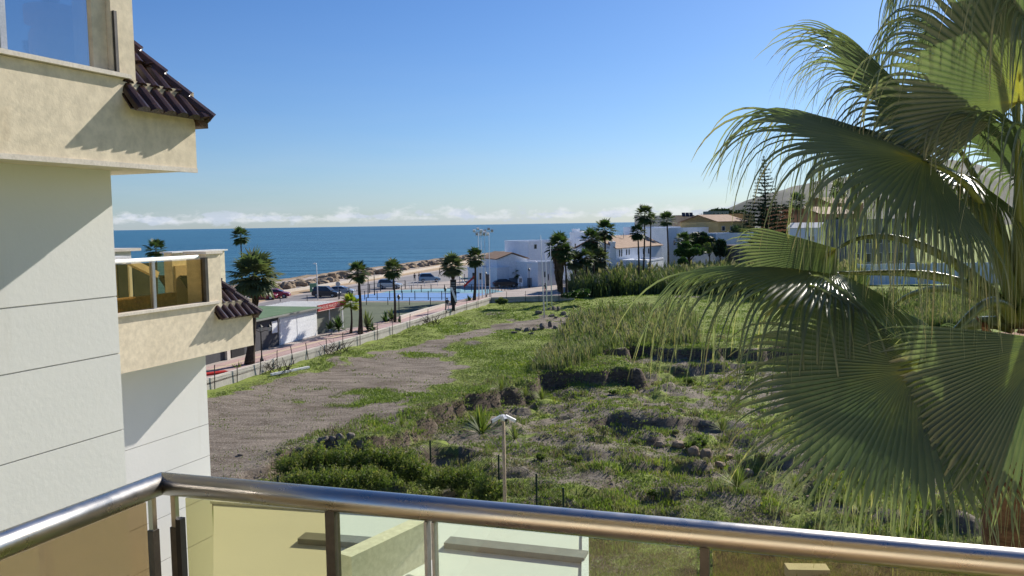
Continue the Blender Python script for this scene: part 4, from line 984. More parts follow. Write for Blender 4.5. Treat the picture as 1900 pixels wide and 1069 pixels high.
for i in range(46):
    px, py = rb.uniform(1000, 1890), 660+390*rb.random()**.9
    q = G(px, py, -1.2); r_ = rb.uniform(.28, .75); zz = gz(q.x, q.y)
    V_, F_, T_ = leafcloud((0,0,r_*.35), (r_, r_, r_*.7), 650, .055 if q.y < 45 else .075, 200+i, 9)
    o = npmesh('scrub_bush', V_, F_, M['bush'] if rb.random() < .5 else M['scrub'], T_, world=False); o.location = (q.x, q.y, zz); tag(o, 'small wild scrub bush growing in the rough hollow', 'bush', 'small bushes of the hollow')
# big mastic hedge below the balcony: separate bushes
hg = [(548,880,34,34,39.6),(590,868,34,36,40.2),(640,868,38,38,40.6),(690,868,38,42,41),(735,872,36,40,41.3),(772,890,30,34,40.6),(825,905,32,30,40),(870,905,34,34,39.6),(905,925,32,28,38),(690,905,40,30,38.6),(620,905,40,28,38.4),(560,905,30,22,38)]
names = ['leftmost','second from left','third from left','tallest middle','fifth','right end','first low','second low','lowest right','front middle','front left','front corner']
for i, (px, py, rx, rz, Y) in enumerate(hg):
    s_ = Y/FPX; c = P(px, py, Y); t = thing('mastic_bush', 'leafy green mastic bush, %s of the hedge behind the mesh fence' % names[i], 'bush', P(px, py+rz*1.1, Y), 'mastic bushes behind the mesh fence')
    q_ = np.random.default_rng(300+i); ns = 300; dz = q_.normal(size=(ns,3)); dz[:,2] = np.abs(dz[:,2])*.9-.15; dz /= np.linalg.norm(dz,axis=1)[:,None]
    R3 = np.array([rx*s_, rx*s_*.85, rz*s_]); st = np.array(c)+dz*R3*q_.uniform(.35,.95,(ns,1))*(1+.18*np.sin(dz[:,:1]*5+i))
    up_d = dz*.55+np.array([0,0,1.0])+q_.normal(0,.22,(ns,3)); up_d /= np.linalg.norm(up_d,axis=1)[:,None]; Ls = q_.uniform(.28,.62,ns); nl = 13
    k = np.repeat(np.arange(ns), nl); f = np.tile(np.linspace(.05,1,nl), ns)[:,None]; pp = st[k]+up_d[k]*Ls[k][:,None]*f
    a = q_.normal(size=(len(k),3))*.8+up_d[k]*.9; a /= np.linalg.norm(a,axis=1)[:,None]; b2 = np.cross(a, q_.normal(size=(len(k),3))); b2 /= np.linalg.norm(b2,axis=1)[:,None]; lf = .085*q_.uniform(.6,1.2,(len(k),1))*(1.15-.5*f)
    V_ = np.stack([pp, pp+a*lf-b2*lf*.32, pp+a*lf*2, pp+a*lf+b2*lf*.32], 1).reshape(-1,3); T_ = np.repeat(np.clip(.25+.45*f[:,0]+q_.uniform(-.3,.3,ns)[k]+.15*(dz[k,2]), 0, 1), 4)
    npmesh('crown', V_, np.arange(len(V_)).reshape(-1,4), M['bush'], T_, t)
# small spiky palm clump and cycads
def spiky(name, cat, label, px, py, rpx, Y, mat, n, seed, group=None, droop=.5, lw=.05, elmin=10):
    rr = np.random.default_rng(seed); c = P(px, py, Y); s = rpx*Y/FPX; V_ = []; F_ = []; T_ = []
    for i in range(n):
        az = rr.uniform(0,6.283); el = math.radians(rr.uniform(elmin,88)); d = np.array([math.cos(el)*math.cos(az), math.cos(el)*math.sin(az), math.sin(el)])
        S = np.array([-math.sin(az), math.cos(az), 0]); L = s*rr.uniform(.7,1.15); p = np.array(c); v = d.copy(); K = 5; o = len(V_); tv = rr.uniform(.3,1)
        for k in range(K+1):
            w_ = lw*s*(1-abs(2*k/K-.7)/1.4); V_ += [p-S*w_, p+S*w_]; T_ += [tv*.8+.2*k/K]*2
            v = v-np.array([0,0,droop/K*math.cos(el)*1.6]); v /= np.linalg.norm(v); p = p+v*L/K
        F_ += [(o+2*k,o+2*k+1,o+2*k+3,o+2*k+2) for k in range(K)]
    o = npmesh(name, V_, F_, mat, T_); o.data.transform(Matrix.Translation(-c)); o.location = c
    return tag(o, label, cat, group)
spiky('young_palm','palm tree','young green palm clump sprouting behind the camera pole',893,805,55,41,M['bush'],70,1,lw=.045)
spiky('dry_clump','plant','brown dry clump right of the camera pole',955,815,34,40,M['scrub'],90,2,lw=.03)
for i,(px,py,r,Y,mt_,lb) in enumerate([(612,605,12,84,M['greentree'],'dark spiky plant just right of the white shutters'),(628,602,16,86,M['greentree'],'dark bushy plant between the sign and the lime palm'),(681,598,20,88,M['far_palm_pale'],'big leaved banana plant right of the promenade palm'),(690,610,12,88,M['greentree'],'low dark plant under the banana plant'),(716,592,13,96,M['greentree'],'dark plant left of the second promenade palm'),(726,586,14,97,M['far_palm_pale'],'pale banana plant beside the second promenade palm'),(742,600,9,95,M['greentree'],'small dark plant right of the second promenade palm'),(442,684,14,66,M['bush'],'leafy yellow green plant at the foot of the shaggy palm'),(870,556,9,121,M['greentree'],'dark plant at the foot of the palm by the flagpoles')]):
    spiky('leafy_plant','plant',lb,px,py+r*.5,r*1.6,Y,mt_,40,30+i,lw=.10)
for i,(px,py,r,Y,lb) in enumerate([(1596,950,26,33,'bright yellow green grass clump under the hanging fronds'),(1368,905,48,34.5,'tall dry brown grass clump in the scrub'),(1668,1000,24,31,'second yellow grass clump near the railing'),(930,724,24,56,'dry yellow tussock on the rim of the hollow'),(1005,742,26,55,'pale dry tussock inside the hollow'),(975,735,20,56,'green tussock between two dry tussocks'),(1340,800,30,41,'dry tussock above the stone ruin'),(745,790,20,45,'yellow tussock at the edge of the bare dirt'),(1475,905,30,36,'brown grass clump under the large frond'),(1545,870,30,38,'pale grass clump behind the large frond')]):
    spiky('grass_clump','grass clump',lb,px,py,r,Y,M['scrub'],150,60+i,lw=.02,elmin=25,droop=.35)
    bpy.context.scene.objects[-1]

# norfolk pine
Y = 205; base = P(1424, 470, Y); top = P(1417, 290, Y)
np_ = thing('norfolk_pine', 'very tall norfolk pine with tiered branches above the houses', 'tree', base)
MB().tube([base, top], [.45, .04], 8).build('trunk', M['bark'], np_)
rr = np.random.default_rng(4); V_ = []; F_ = []; T_ = []
Ht = (top-base).length; ax = (top-base)/Ht; tiers = 24
for k in range(tiers):
    f = k/(tiers-1); h = Ht*(.14+.85*f**.9); wd = ((1-f)**.8*5.2+(2.2 if f < .38 else 0))*(.8+.35*rr.random())+.25
    if .12 < f < .45: wd *= 1.0
    nb = 7 if f < .8 else 5; a0 = rr.uniform(0,6)
    for j in range(nb):
        a = a0+6.283*j/nb+rr.uniform(-.2,.2); L = wd*rr.uniform(.7,1.05); st = np.array(base+ax*h)
        for q in range(int((6+L*5)*(2.0 if f < .42 else 1.0))):
            t_ = rr.random()**.8; z = math.sin(t_*2.2)*L*.08+ t_**3*L*.05+rr.normal(0,.12)
            c = st+np.array([math.cos(a)*L*t_, math.sin(a)*L*t_, z]); d = rr.normal(size=3); d[2] *= .35; d /= np.linalg.norm(d); e = np.cross(d, rr.normal(size=3)); e[2] *= .5; e /= np.linalg.norm(e)+1e-9
            s = .52*(.5+.5*(1-f))*rr.uniform(.6,1.2); o = len(V_); V_ += [c-d*s, c-e*s*.35, c+d*s, c+e*s*.35]; F_ += [(o,o+1,o+2,o+3)]; T_ += [rr.random()]*4
        o = len(V_); e_ = st+np.array([math.cos(a)*L, math.sin(a)*L, L*.12]); V_ += [st-[0,0,.03], st+[0,0,.03], e_+[0,0,.01], e_-[0,0,.01]]; F_ += [(o,o+1,o+2,o+3)]; T_ += [0]*4
npmesh('crown', V_, F_, M['pine'], T_, np_)

# ================================================================== stuff: grass, scrub and reeds
def blades(pos, h, wdt, nb, spreadr, seed, tint, lean=.45):
    rr = np.random.default_rng(seed); n = len(pos); k = np.repeat(np.arange(n), nb); m_ = len(k)
    a = rr.uniform(0, 6.283, m_); off = rr.normal(size=(m_,2))*spreadr[k][:,None]
    b_ = pos[k].copy(); b_[:,:2] += off; hh = h[k]*rr.uniform(.5,1.15,m_); ln = lean*hh*rr.uniform(.3,1.4,m_)
    out_ = np.stack([np.cos(a), np.sin(a)], 1); w_ = wdt[k]*rr.uniform(.7,1.3,m_); tg = np.stack([-np.sin(a), np.cos(a)], 1)
    p1 = b_.copy(); p1[:,:2] += out_*ln[:,None]*.35; p1[:,2] += hh*.6; p2 = b_.copy(); p2[:,:2] += out_*ln[:,None]; p2[:,2] += hh
    def o_(p, s): q = p.copy(); q[:,:2] += tg*(w_*s)[:,None]; return q
    V_ = np.stack([o_(b_,-.5), o_(b_,.5), o_(p1,.45), p2, o_(p1,-.45)], 1)
    base = np.arange(m_)*5
    F_ = np.concatenate([np.stack([base, base+1, base+2, base+4], 1), np.stack([base+4, base+2, base+3, base+3], 1)])
    T_ = np.repeat(np.clip(tint[k]+rr.normal(0,.07,m_), 0, 1), 5)
    V_ = V_.reshape(-1,3)
    # triangles only
    F3 = np.concatenate([F_[:m_][:, [0,1,2]], F_[:m_][:, [0,2,3]], F_[m_:][:, [0,1,2]]])
    return V_, F3, T_
def scatter(poly_px, n, seed, z=0.0):
    rr = np.random.default_rng(seed); xs_ = [p[0] for p in poly_px]; ys_ = [p[1] for p in poly_px]; out_ = []
    px = rr.uniform(min(xs_), max(xs_), n*3); py = rr.uniform(min(ys_), max(ys_), n*3); k = sdist(poly_px, px, py) > 0; px, py = px[k][:n], py[k][:n]
    pts = np.array([tuple(G(a, b_, z)) for a, b_ in zip(px, py)]); pts[:,2] = ground_h(pts[:,0], pts[:,1]); return pts
# scrub in the hollow and near the balcony
pts = scatter([(400,1100),(500,900),(590,838),(735,812),(865,750),(960,716),(1062,690),(1170,690),(1160,660),(1230,645),(1500,640),(1900,640),(1900,1150),(400,1150)], 15000, 5, -1.2)
nz = fbm(pts[:,0]*.5, pts[:,1]*.5, 91, 3); keep = nz > .36+.12*np.random.default_rng(3).random(len(pts)); pts = pts[keep]; nz = nz[keep]
dist = pts[:,1]; hh = (.10+.55*np.maximum(0, fbm(pts[:,0]*.8, pts[:,1]*.8, 93, 2)-.35))*1.0
tn = np.where(np.random.default_rng(6).random(len(pts)) < .30, .15, .58)+ (nz-.5)*.9
V1, F1, T1 = blades(pts, hh, .0016*dist*.55+hh*.04, 15, .10+hh*.35, 7, tn)
# low leafy mats close to the soil
pts2 = scatter([(400,1100),(500,900),(590,838),(735,812),(865,750),(960,716),(1062,690),(1500,640),(1900,640),(1900,1150),(400,1150)], 13000, 15, -1.2)
V2, F2, T2 = blades(pts2, np.full(len(pts2), .09), .0022*pts2[:,1]*.55, 10, np.full(len(pts2), .22), 8, .25+.5*fbm(pts2[:,0]*.3, pts2[:,1]*.3, 95, 3), 1.2)
tag(npmesh('scrub', np.concatenate([V1, V2]), np.concatenate([F1, F2+len(V1)]), M['scrub'], np.concatenate([T1, T2])), 'mixed green and dry scrub covering the hollow', kind='stuff')
# meadow grass
pts = scatter([(385,745),(480,715),(640,660),(800,605),(911,570),(1000,560),(1060,556),(1130,550),(1400,548),(1480,640),(1240,650),(1170,690),(960,720),(870,760),(740,815),(590,840),(400,900)], 21000, 25)
dd = sdist(DIRT, pts[:,0]+(fbm(pts[:,0]*.5,pts[:,1]*.5,8)-.5)*4, pts[:,1]+(fbm(pts[:,0]*.5,pts[:,1]*.5,9)-.5)*4); gi = fbm(pts[:,0]*.22, pts[:,1]*.3, 77, 3)
keep = (dd < -.3) | (gi > .69) | (np.random.default_rng(2).random(len(pts)) < .04); pts = pts[keep]
gn = fbm(pts[:,0]*.3, pts[:,1]*.3, 97, 3)
V1, F1, T1 = blades(pts, .06+.22*np.maximum(0, gn-.4)**1.0*1.6, .0014*pts[:,1]*.6, 9, np.full(len(pts), .3), 27, .48+.55*(gn-.35), .8)
tag(npmesh('meadow_grass', V1, F1, M['scrub'], T1), 'short green grass over the meadow', kind='stuff')
# reeds
def reeds(name, poly, n, hmin, hmax, seed, label, tb, nb=11, wk=.0012):
    p = scatter(poly, n, seed); rr = np.random.default_rng(seed); h = rr.uniform(hmin, hmax, n)[:len(p)]*(.75+.5*fbm(p[:,0]*.2, p[:,1]*.2, seed))
    V1, F1, T1 = blades(p, h, wk*p[:,1]*.7+.01*h, nb, .12*h, seed, np.full(len(p), tb)+rr.uniform(-.28,.28,len(p))+.5*(fbm(p[:,0]*.15, p[:,1]*.15, seed+5)-.5), .42)
    # pale plumes
    k = rr.random(len(p)) < .22; q = p[k].copy(); q[:,2] += h[k]*.85; V2, F2, T2 = blades(q, h[k]*.26, wk*2.2*q[:,1]*.6, 5, .02*h[k], seed+1, np.full(k.sum(), .96), .25)
    tag(npmesh(name, np.concatenate([V1,V2]), np.concatenate([F1,F2+len(V1)]), M['reed'], np.concatenate([T1,T2])), label, kind='stuff')
reeds('tall_reeds', [(1054,553),(1070,532),(1090,524),(1200,520),(1330,515),(1440,510),(1600,520),(1600,545),(1400,556),(1270,548),(1130,549),(1060,556)], 3600, 2.6, 4.2, 41, 'tall green reed bed with pale plumes before the houses', .42)
reeds('low_reeds', [(985,690),(1010,660),(1050,600),(1110,578),(1200,575),(1290,585),(1300,640),(1180,640),(1110,665),(1040,690)], 1000, .6, 1.5, 43, 'looser yellow green reeds in the middle of the meadow', .74, 9, .0011)
reeds('far_scrub', [(1560,600),(1560,550),(1700,545),(1900,545),(1900,605),(1700,610)], 2000, .7, 1.5, 45, 'yellow green brush behind the palm near the white wall', .66, 10, .0013)
# ================================================================== houses
def oriented(p0, p1):      # front bottom line, p0 left, p1 right
    d = Vector((p1.x-p0.x, p1.y-p0.y, 0)); L = d.length; d.normalize(); return d, Vector((-d.y, d.x, 0)), L
def windows(root_wall, p0, d, bk, lst, zb, frame=M['white_paint'], pane=M['window_dark'], shut=None):
    for a, w_, z0, h in lst:
        o = p0+d*a; o.z = zb+z0
        fr = MB(); t = .07
        fr.obox(o-bk*.05, d*w_, bk*.04, (0,0,t)); fr.obox(o-bk*.05+Vector((0,0,h-t)), d*w_, bk*.04, (0,0,t)); fr.obox(o-bk*.05+Vector((0,0,t)), d*t, bk*.04, (0,0,h-2*t)); fr.obox(o-bk*.05+d*(w_-t)+Vector((0,0,t)), d*t, bk*.04, (0,0,h-2*t))
        f = fr.build('window', frame, root_wall)
        MB().obox(o-bk*.03+d*t+Vector((0,0,t)), d*(w_-2*t), bk*.02, (0,0,h-2*t)).build('pane', pane, f)
def house(label, x0, x1, Yb, ytop, depth, mat, name='house', zb=0.0, Y2=None, roof='flat', rmat=None, rise=1.2, wins=(), plinth=None, group=None, over=.35, cat='house'):
    """front wall between photo columns x0, x1 at depths Yb, Y2; top at photo row ytop (at x0)"""
    Y2 = Y2 or Yb; p0 = P(x0, 500, Yb); p1 = P(x1, 500, Y2); p0.z = p1.z = zb; zt = P(x0, ytop, Yb).z
    d, bk, L = oriented(p0, p1); t = thing(name, label, cat, (p0+p1)/2, group)
    wl = MB().obox((p0.x,p0.y,zb-1.5), d*L, bk*depth, (0,0,zt-zb+1.5)).build('wall', mat, t)
    if plinth: MB().obox(Vector((p0.x,p0.y,zb))-bk*.03, d*L, bk*.03, (0,0,plinth)).build('plinth', M['grey_house'], t)
    r = MB()
    if roof == 'flat':
        z = zt+.003
        for o, a, b_ in ((p0-d*.06-bk*.06, d*(L+.12), bk*.22), (p0-d*.06+bk*(depth-.16), d*(L+.12), bk*.22), (p0-d*.06+bk*.163, d*.22, bk*(depth-.326)), (p0+d*(L-.16)+bk*.163, d*.22, bk*(depth-.326))):
            r.obox(Vector((o.x,o.y,z)), a, b_, (0,0,.35))
        r.build('parapet', mat, t)
    elif roof == 'gable':       # ridge runs away from the viewer
        a, b_, c = p0-d*over-bk*over, p0+d*(L+over)-bk*over, p0+d*L/2-bk*over; D = bk*(depth+2*over)
        for q in (a, b_, c): q.z = zt
        c.z = zt+rise; z2 = Vector((0,0,.14))
        r.add([a, c, c+D, a+D, a+z2, c+z2, c+D+z2, a+D+z2], [(0,3,2,1),(4,5,6,7),(0,1,5,4),(2,3,7,6),(3,0,4,7)]); r.add([c, b_, b_+D, c+D, c+z2, b_+z2, b_+D+z2, c+D+z2], [(0,3,2,1),(4,5,6,7),(0,1,5,4),(2,3,7,6),(1,2,6,5)])
        g_ = MB(); e0, e1, e2 = Vector((p0.x,p0.y,zt)), Vector((p1.x,p1.y,zt)), Vector(((p0.x+p1.x)/2,(p0.y+p1.y)/2,zt+rise*L/(L+2*over)-.02))
        g_.add([e0, e1, e2, e0+bk*depth, e1+bk*depth, e2+bk*depth], [(0,1,2),(3,5,4),(0,2,5,3),(1,4,5,2),(0,3,4,1)]); g_.build('gable', mat, t); r.build('roof', rmat or M['tile_far'], t)
    elif roof == 'ridge':       # ridge parallel to the front
        a, b_ = p0-d*over-bk*over, p0+d*(L+over)-bk*over; D = bk*(depth/2+over)
        a.z = b_.z = zt; z2 = Vector((0,0,.12)); D2 = D+Vector((0,0,rise)); D3 = bk*(depth+2*over)
        r.add([a, b_, b_+D2, a+D2, a+D3, b_+D3, a+z2, b_+z2, b_+D2+z2, a+D2+z2, a+D3+z2, b_+D3+z2], [(0,3,2,1),(3,4,5,2),(6,7,8,9),(9,8,11,10),(0,1,7,6),(4,10,11,5),(0,6,9,3),(3,9,10,4),(1,2,8,7),(2,5,11,8)]); r.build('roof', rmat or M['tile_far'], t)
        for q in (p0+d*.01, p1-d*.01):
            e = Vector((q.x,q.y,zt)); MB().add([e, e+bk*depth, e+bk*depth/2+Vector((0,0,rise*.93))], [(0,1,2),(0,2,1)]).build('gable', mat, t)
    windows(wl, Vector((p0.x,p0.y,0)), d, bk, wins, zb)
    return t, p0, d, bk, L, zt
WH = M['white_house']
# seafront row
house('low white seaside building with balustrade and small dark windows behind the palms',868,922,150,499,7,WH,zb=PZ,Y2=146,wins=[(1.0,.8,1.2,1.3),(2.6,.8,1.2,1.3),(4.0,1.0,.1,2.2)])
house('white house with a plain shaded gable wall and brown tile roof',923,978,148,482,9,WH,zb=PZ,Y2=150,roof='gable',rise=1.1,plinth=1.4)
house('low white annex with a paved roof terrace beside the gabled house',978,998,147,492,7,WH,zb=PZ,Y2=147,plinth=1.5)
house('low white building with two dark windows left of the skirted palm',998,1034,146,490,7,WH,zb=PZ,Y2=150,wins=[(1.6,.5,1.5,1.1),(2.6,.4,.9,1.2)])
house('long low flat white building behind the gabled house',900,985,175,476,10,WH,zb=PZ,Y2=172)
house('tall plain white house block behind the low terrace',981,1062,168,451,12,WH,zb=PZ,Y2=172,wins=[(6.6,.9,5.6,1.1),(1.2,.7,5.9,1.0)])
house('small white stair hut on the roof of the tall plain block',1036,1050,172,443,3,WH,zb=6,Y2=172)
house('pinkish flat roofed house left of the tall plain block',960,985,186,461,9,M['beige_house'],zb=PZ,Y2=184)
house('white house with roof box and balconies above the palm group',1058,1104,182,434,12,WH,zb=PZ,Y2=180,wins=[(1,1,5.2,1.4),(2.6,.8,5.2,1.4),(4,1,5.2,1.3)])
t_,p0,d,bk,L,zt = house('white stair tower on top of the house above the palm group',1064,1076,184,428,3,WH,zb=8,Y2=184)
house('white block with a bright cream side above the palms',1070,1100,196,432,8,M['beige_house'],zb=PZ,Y2=194,wins=[(.8,.7,8.2,1.1),(2.4,.7,8.2,1.1)])
house('white flat roofed house behind the chimney end of the tile roofed house',1118,1150,205,441,9,WH,zb=PZ,Y2=203,wins=[(.8,.7,6.2,1.1),(2.4,.7,6.2,1.1)])
house('low white block between the gabled house and the floodlights',884,926,165,487,6,WH,zb=PZ,Y2=163,wins=[(1.2,.7,2.0,1.2),(3.0,.7,2.0,1.2)])
house('narrow white house wall between the palms',1085,1122,178,446,9,WH,zb=PZ,Y2=180,wins=[(1.2,.7,2.5,1.5)])
house('low white house behind the palm group',1062,1135,160,494,8,WH,zb=PZ,Y2=165,wins=[(1.8,.9,1.3,1.4),(5,.8,1.1,1.6)])
# tile roofed house
house('white two storey house with brown tile roof behind three palms',1143,1228,160,462,9,WH,zb=0,Y2=178,roof='ridge',rise=2.3,over=.3,wins=[(1.2,.6,5.3,1.5),(2.1,.6,5.3,1.5),(4.3,.6,5.5,1.2),(5.4,.6,5.5,1.2),(9.5,.8,5.4,1.2),(12.0,.8,5.4,1.2),(14.5,.8,5.4,1.2)]+[(1.5+k*1.5,.7,.9,2.1) for k in range(12)])
t_ = house('white chimney end of the tile roofed house',1133,1142,160,452,6,WH,zb=0,Y2=160)
house('low white porch at the foot of the tile roofed house',1200,1231,158,486,5,WH,zb=0,Y2=168,wins=[(k*1.3+.4,.8,.5,2.0) for k in range(6)])
house('plain white shaded house right of the tile roofed house',1214,1262,200,424,12,WH,zb=0,Y2=204,wins=[(1.0,4,8.6,.6)])
house('white lower wall of the beige house',1240,1330,190,426,10,WH,zb=0,Y2=205,wins=[(2.0,.9,6.5,1.2),(5.0,.9,6.5,1.2)])
t_,p0,d,bk,L,zt = house('beige flat roofed house with solar panels on top',1247,1288,215,402,12,M['beige_house'],zb=0,Y2=222)
house('lower beige wing with small windows right of the solar panels',1288,1330,219,414,12,M['beige_house'],zb=0,Y2=228,roof='ridge',rise=1.8,over=.2,rmat=M['beige_house'],wins=[(.4,.7,11.3,1.1),(1.7,.7,11.3,1.1),(3.0,.7,11.3,1.1)])
so_ = thing('solar_panels', 'row of three dark solar panels on the beige flat roof', 'solar panels', P(1276,403,217))
for k in range(3):
    a = P(1266+k*7, 402, 217); e = P(1266+k*7+6, 402, 217)
    MB().obox(a, e-a, (0,.7,1.0), (0,-.05,.05)).build('panel', M['window_dark'], so_); MB().beam(a, a+Vector((0,.7,1.0)), .04,.04).beam(a+Vector((0,.7,0)), a+Vector((0,.7,1.0)), .04, .04).build('frame', M['alu'], so_)
# yellow and orange houses
house('yellow ochre house with low brown roof left of the norfolk pine',1331,1384,200,412,12,M['yellow_house'],zb=0,Y2=206,roof='ridge',rise=1.7,wins=[(1.5,1.2,9.5,1.2),(4.5,1.2,9.5,1.2)])
house('white shaded house wall below the yellow house',1328,1420,185,436,8,WH,zb=0,Y2=190)
house('narrow bright yellow building touching the norfolk pine',1378,1400,212,399,8,M['yellow_house'],zb=0,Y2=214,wins=[(.6,1,11.2,1.0)])
house('orange building behind the lone palm',1468,1512,226,386,9,M['orange_house'],zb=0,Y2=236,wins=[(1.5,1,14,1.4),(4.0,1,14,1.4)])
house('orange and tan house with tiled roof right of the lone palm',1520,1590,212,398,10,M['orange_house'],zb=0,Y2=230,roof='ridge',rise=2.0,wins=[(2,1.3,9.5,1.4),(5,1.3,9.5,1.4)])
house('white house with a sloping white roof under the orange building',1462,1518,196,424,6,WH,zb=0,Y2=192,roof='ridge',rise=1.2,rmat=M['white_paint'],wins=[(4.5,.5,7,1.1),(5.5,.5,7,1.1)])
house('dark grey flat roofed building seen through the hanging fronds',1575,1700,178,410,7,M['grey_house'],zb=0,Y2=186,wins=[(1.5+k*3.2,1.6,6.5,2) for k in range(5)]+[(1.5+k*3.2,1.6,2.5,2) for k in range(5)])
house('distant apartment blocks on the hill left of the norfolk pine',1318,1352,520,393,20,M['grey_house'],'apartment_block',zb=0,Y2=520,wins=[(1.5+k*2.6,1.4,15.5,1.6) for k in range(4)],cat='building')
house('brown villa among trees on the hillside behind the pine',1540,1600,300,378,14,M['orange_house'],zb=0,Y2=305,roof='ridge',rise=2.4)
tree('hill_trees','tree','grey green tree clump on the distant hill top',1335,397,26,10,560,M['darktree'],2600,1.6,71,412,trunk=False)
tree('hill_trees','tree','second tree clump on the distant hill right of the first',1365,401,26,11,580,M['darktree'],2600,1.6,72,416,trunk=False)
# round stone wall
t = thing('round_stone_wall', 'round grey rubble stone wall left of the low palms', 'wall', P(1375,490,172))
a_ = P(1349,458,172); mb = MB(); c = P(1378,490,178); R_w = 3.6
mb.lathe((c.x,c.y,0), [(R_w+.15,-1),(R_w+.1,2),(R_w,a_.z)], 36); mb.build('stone_ring', M['stone_wall'], t, False)
MB().lathe((c.x,c.y,a_.z+.003), [(R_w+.08,0),(R_w+.08,.16),(R_w-.5,.16)], 36).build('coping', M['stone_wall'], t)
# white wall far right
wa, wb = P(1590,512,150), P(2010,505,150); wa.z = wb.z = 0
t = thing('white_wall', 'long low white wall behind the palm on the right', 'wall', (wa+wb)/2)
MB().obox(wa, wb-wa, (0,.3,0), (0,0,P(1700,489,150).z)).build('wall_face', WH, t)
mb = MB(); 
for k in range(16): q = wa.lerp(wb, k/15); mb.obox(q-Vector((.15,.04,0)), (.3,0,0), (0,.037,0), (0,0,P(1700,488,150).z+.12))
mb.build('pilasters', WH, t)

# ================================================================== bar building
bA, bB, bC = G(473,653,PZ), G(588,622,PZ), G(519,641,PZ); d = (bB-bA).normalized(); bkd = Vector((-d.y, d.x, 0)); zr = 3.8
bar = thing('bar_building', 'flat green roofed bar with white roller shutters and charcoal walls', 'building', (bA+bB)/2)
L = (bB-bA).length; s_ = bA-d*17
MB().obox(s_, d*(17+(bC-bA).length), bkd*11, (0,0,2.75)).build('charcoal_wall', M['grey_wall'], bar)
MB().obox(bC+d*.01, d*((bB-bC).length-.02), bkd*10.9, (0,0,2.72)).build('wall', M['white_paint'], bar)
lsh = (bB-bC).length
for k in range(2):
    o = bC+d*(.12+k*(lsh*.41+.14)) if k == 0 else bC+d*(.12+lsh*.41+.14)
    wdt = lsh*.41 if k == 0 else lsh-.12-lsh*.41-.14-.35
    mb = MB()
    for j in range(10): mb.obox(o-bkd*(.06 if j % 2 else .052)+Vector((0,0,.06+j*.24)), d*wdt, bkd*.05, (0,0,.236))
    mb.build('roller_shutter', M['shutter'], bar)
MB().obox(bA-d*17-bkd*.5+Vector((0,0,2.753)), d*(17+L+.3), bkd*11.5, (0,0,.14)).build('eave', rough_mat('grey_eave', (.20,.21,.19), (.27,.28,.25), 2, .8), bar)
MB().obox(bA-d*17-bkd*.32+Vector((0,0,2.896)), d*(17+L-.1), bkd*10.9, (0,0,.05)).build('roof', M['green_felt'], bar)
MB().obox(bC-d*1.3-bkd*.08+Vector((0,0,1.3)), d*.9, bkd*.075, (0,0,1.1)).build('notice_box', M['shutter'], bar)
o = bA-d*3.6
MB().obox(o-bkd*.06, d*1.9, bkd*.05, (0,0,2.4)).build('dark_opening', M['black'], bar)
MB().obox(o-d*.9-bkd*.25, d*.45, bkd*.24, (0,0,2.74)).build('pillar', M['sill'], bar)
wd = MB().obox(o-d*5.8-bkd*.05, d*1.3, bkd*.045, (0,0,2.2)).build('window', M['white_paint'], bar); MB().obox(o-d*5.7-bkd*.07+Vector((0,0,.1)), d*1.1, bkd*.015, (0,0,2.0)).build('pane', M['window_dark'], wd)
# pergola with white slats and the red sign
pz = zr-.0; pe = bB+d*6.4
per = thing('pergola', 'open pergola with white roof slats beside the white shutters', 'pergola', bB+d*3)
for a in (.15, 3.2, 6.2):
    for b_ in (.2, 6): MB().obox(bB+d*a+bkd*b_, d*.13, bkd*.13, (0,0,2.6)).build('post', M['white_paint'], per)
MB().obox(bB+bkd*.15+Vector((0,0,2.62)), d*6.4, bkd*.16, (0,0,.18)).build('beam', M['white_paint'], per); MB().obox(bB+bkd*6+Vector((0,0,2.62)), d*6.4, bkd*.16, (0,0,.18)).build('beam', M['white_paint'], per)
MB().obox(bB+bkd*.3+d*.3, d*5.6, bkd*.04, (0,0,2.3)).build('awning_screen', rough_mat('grey_screen', (.16,.17,.13), (.2,.2,.16), 1, .7), per)
for k in range(9): MB().obox(bB+d*(.2+k*.72)+bkd*.1+Vector((0,0,2.803)), d*.34, bkd*6.4, (0,0,.05)).build('slat', M['purlin'], per)
for k in range(13):
    o = bA-d*1.5+d*(k*.98)+bkd*9.6+Vector((0,0,2.96)); MB().obox(o, d*.55, bkd*2.3, (0,0,.06)).build('awning_slat', M['purlin'], per)
sg = thing('bar_sign', 'long red sign board with pale letters above the pergola', 'sign', bB+d*3+Vector((0,0,2.4)))
sp = MB().obox(bB-bkd*.22+Vector((0,0,2.46)), d*6.3, bkd*.12, (0,0,.58)).build('board', M['red_sign'], sg)
def text(body, size, loc, xd, mat, parent, ext=.01):
    cu = bpy.data.curves.new('lettering', 'FONT'); cu.body = body; cu.size = size; cu.extrude = ext
    to = bpy.data.objects.new('tmp', cu); COL.objects.link(to); dg = bpy.context.evaluated_depsgraph_get(); me = bpy.data.meshes.new_from_object(to.evaluated_get(dg)); bpy.data.objects.remove(to)
    me.materials.clear(); me.materials.append(mat); o = bpy.data.objects.new('lettering', me); COL.objects.link(o); o.parent = parent
    zd = Vector((0,0,1)); nd = xd.cross(zd); m_ = Matrix((xd, zd, nd)).transposed().to_4x4(); m_.translation = loc-parent.location; o.matrix_local = m_; return o
text('8 HOUSE MARCO GO', .46, bB-bkd*.225+d*.35+Vector((0,0,2.60)), d, M['pink_letter'], sg)
MB().obox(bB-bkd*.24+d*.02+Vector((0,0,2.40)), d*6.2, bkd*.15, (0,0,.055)).build('trim', M['pink_letter'], sg)
q = G(402,697,PZ); tag(MB().obox(q+Vector((-.9,-.4,.05)), Vector((1.5,1.3,0)), Vector((-.5,.5,0)), (0,0,.12)).build('red_mat', M['red']), 'red carpet strip on the walkway below the lower balcony', 'carpet')

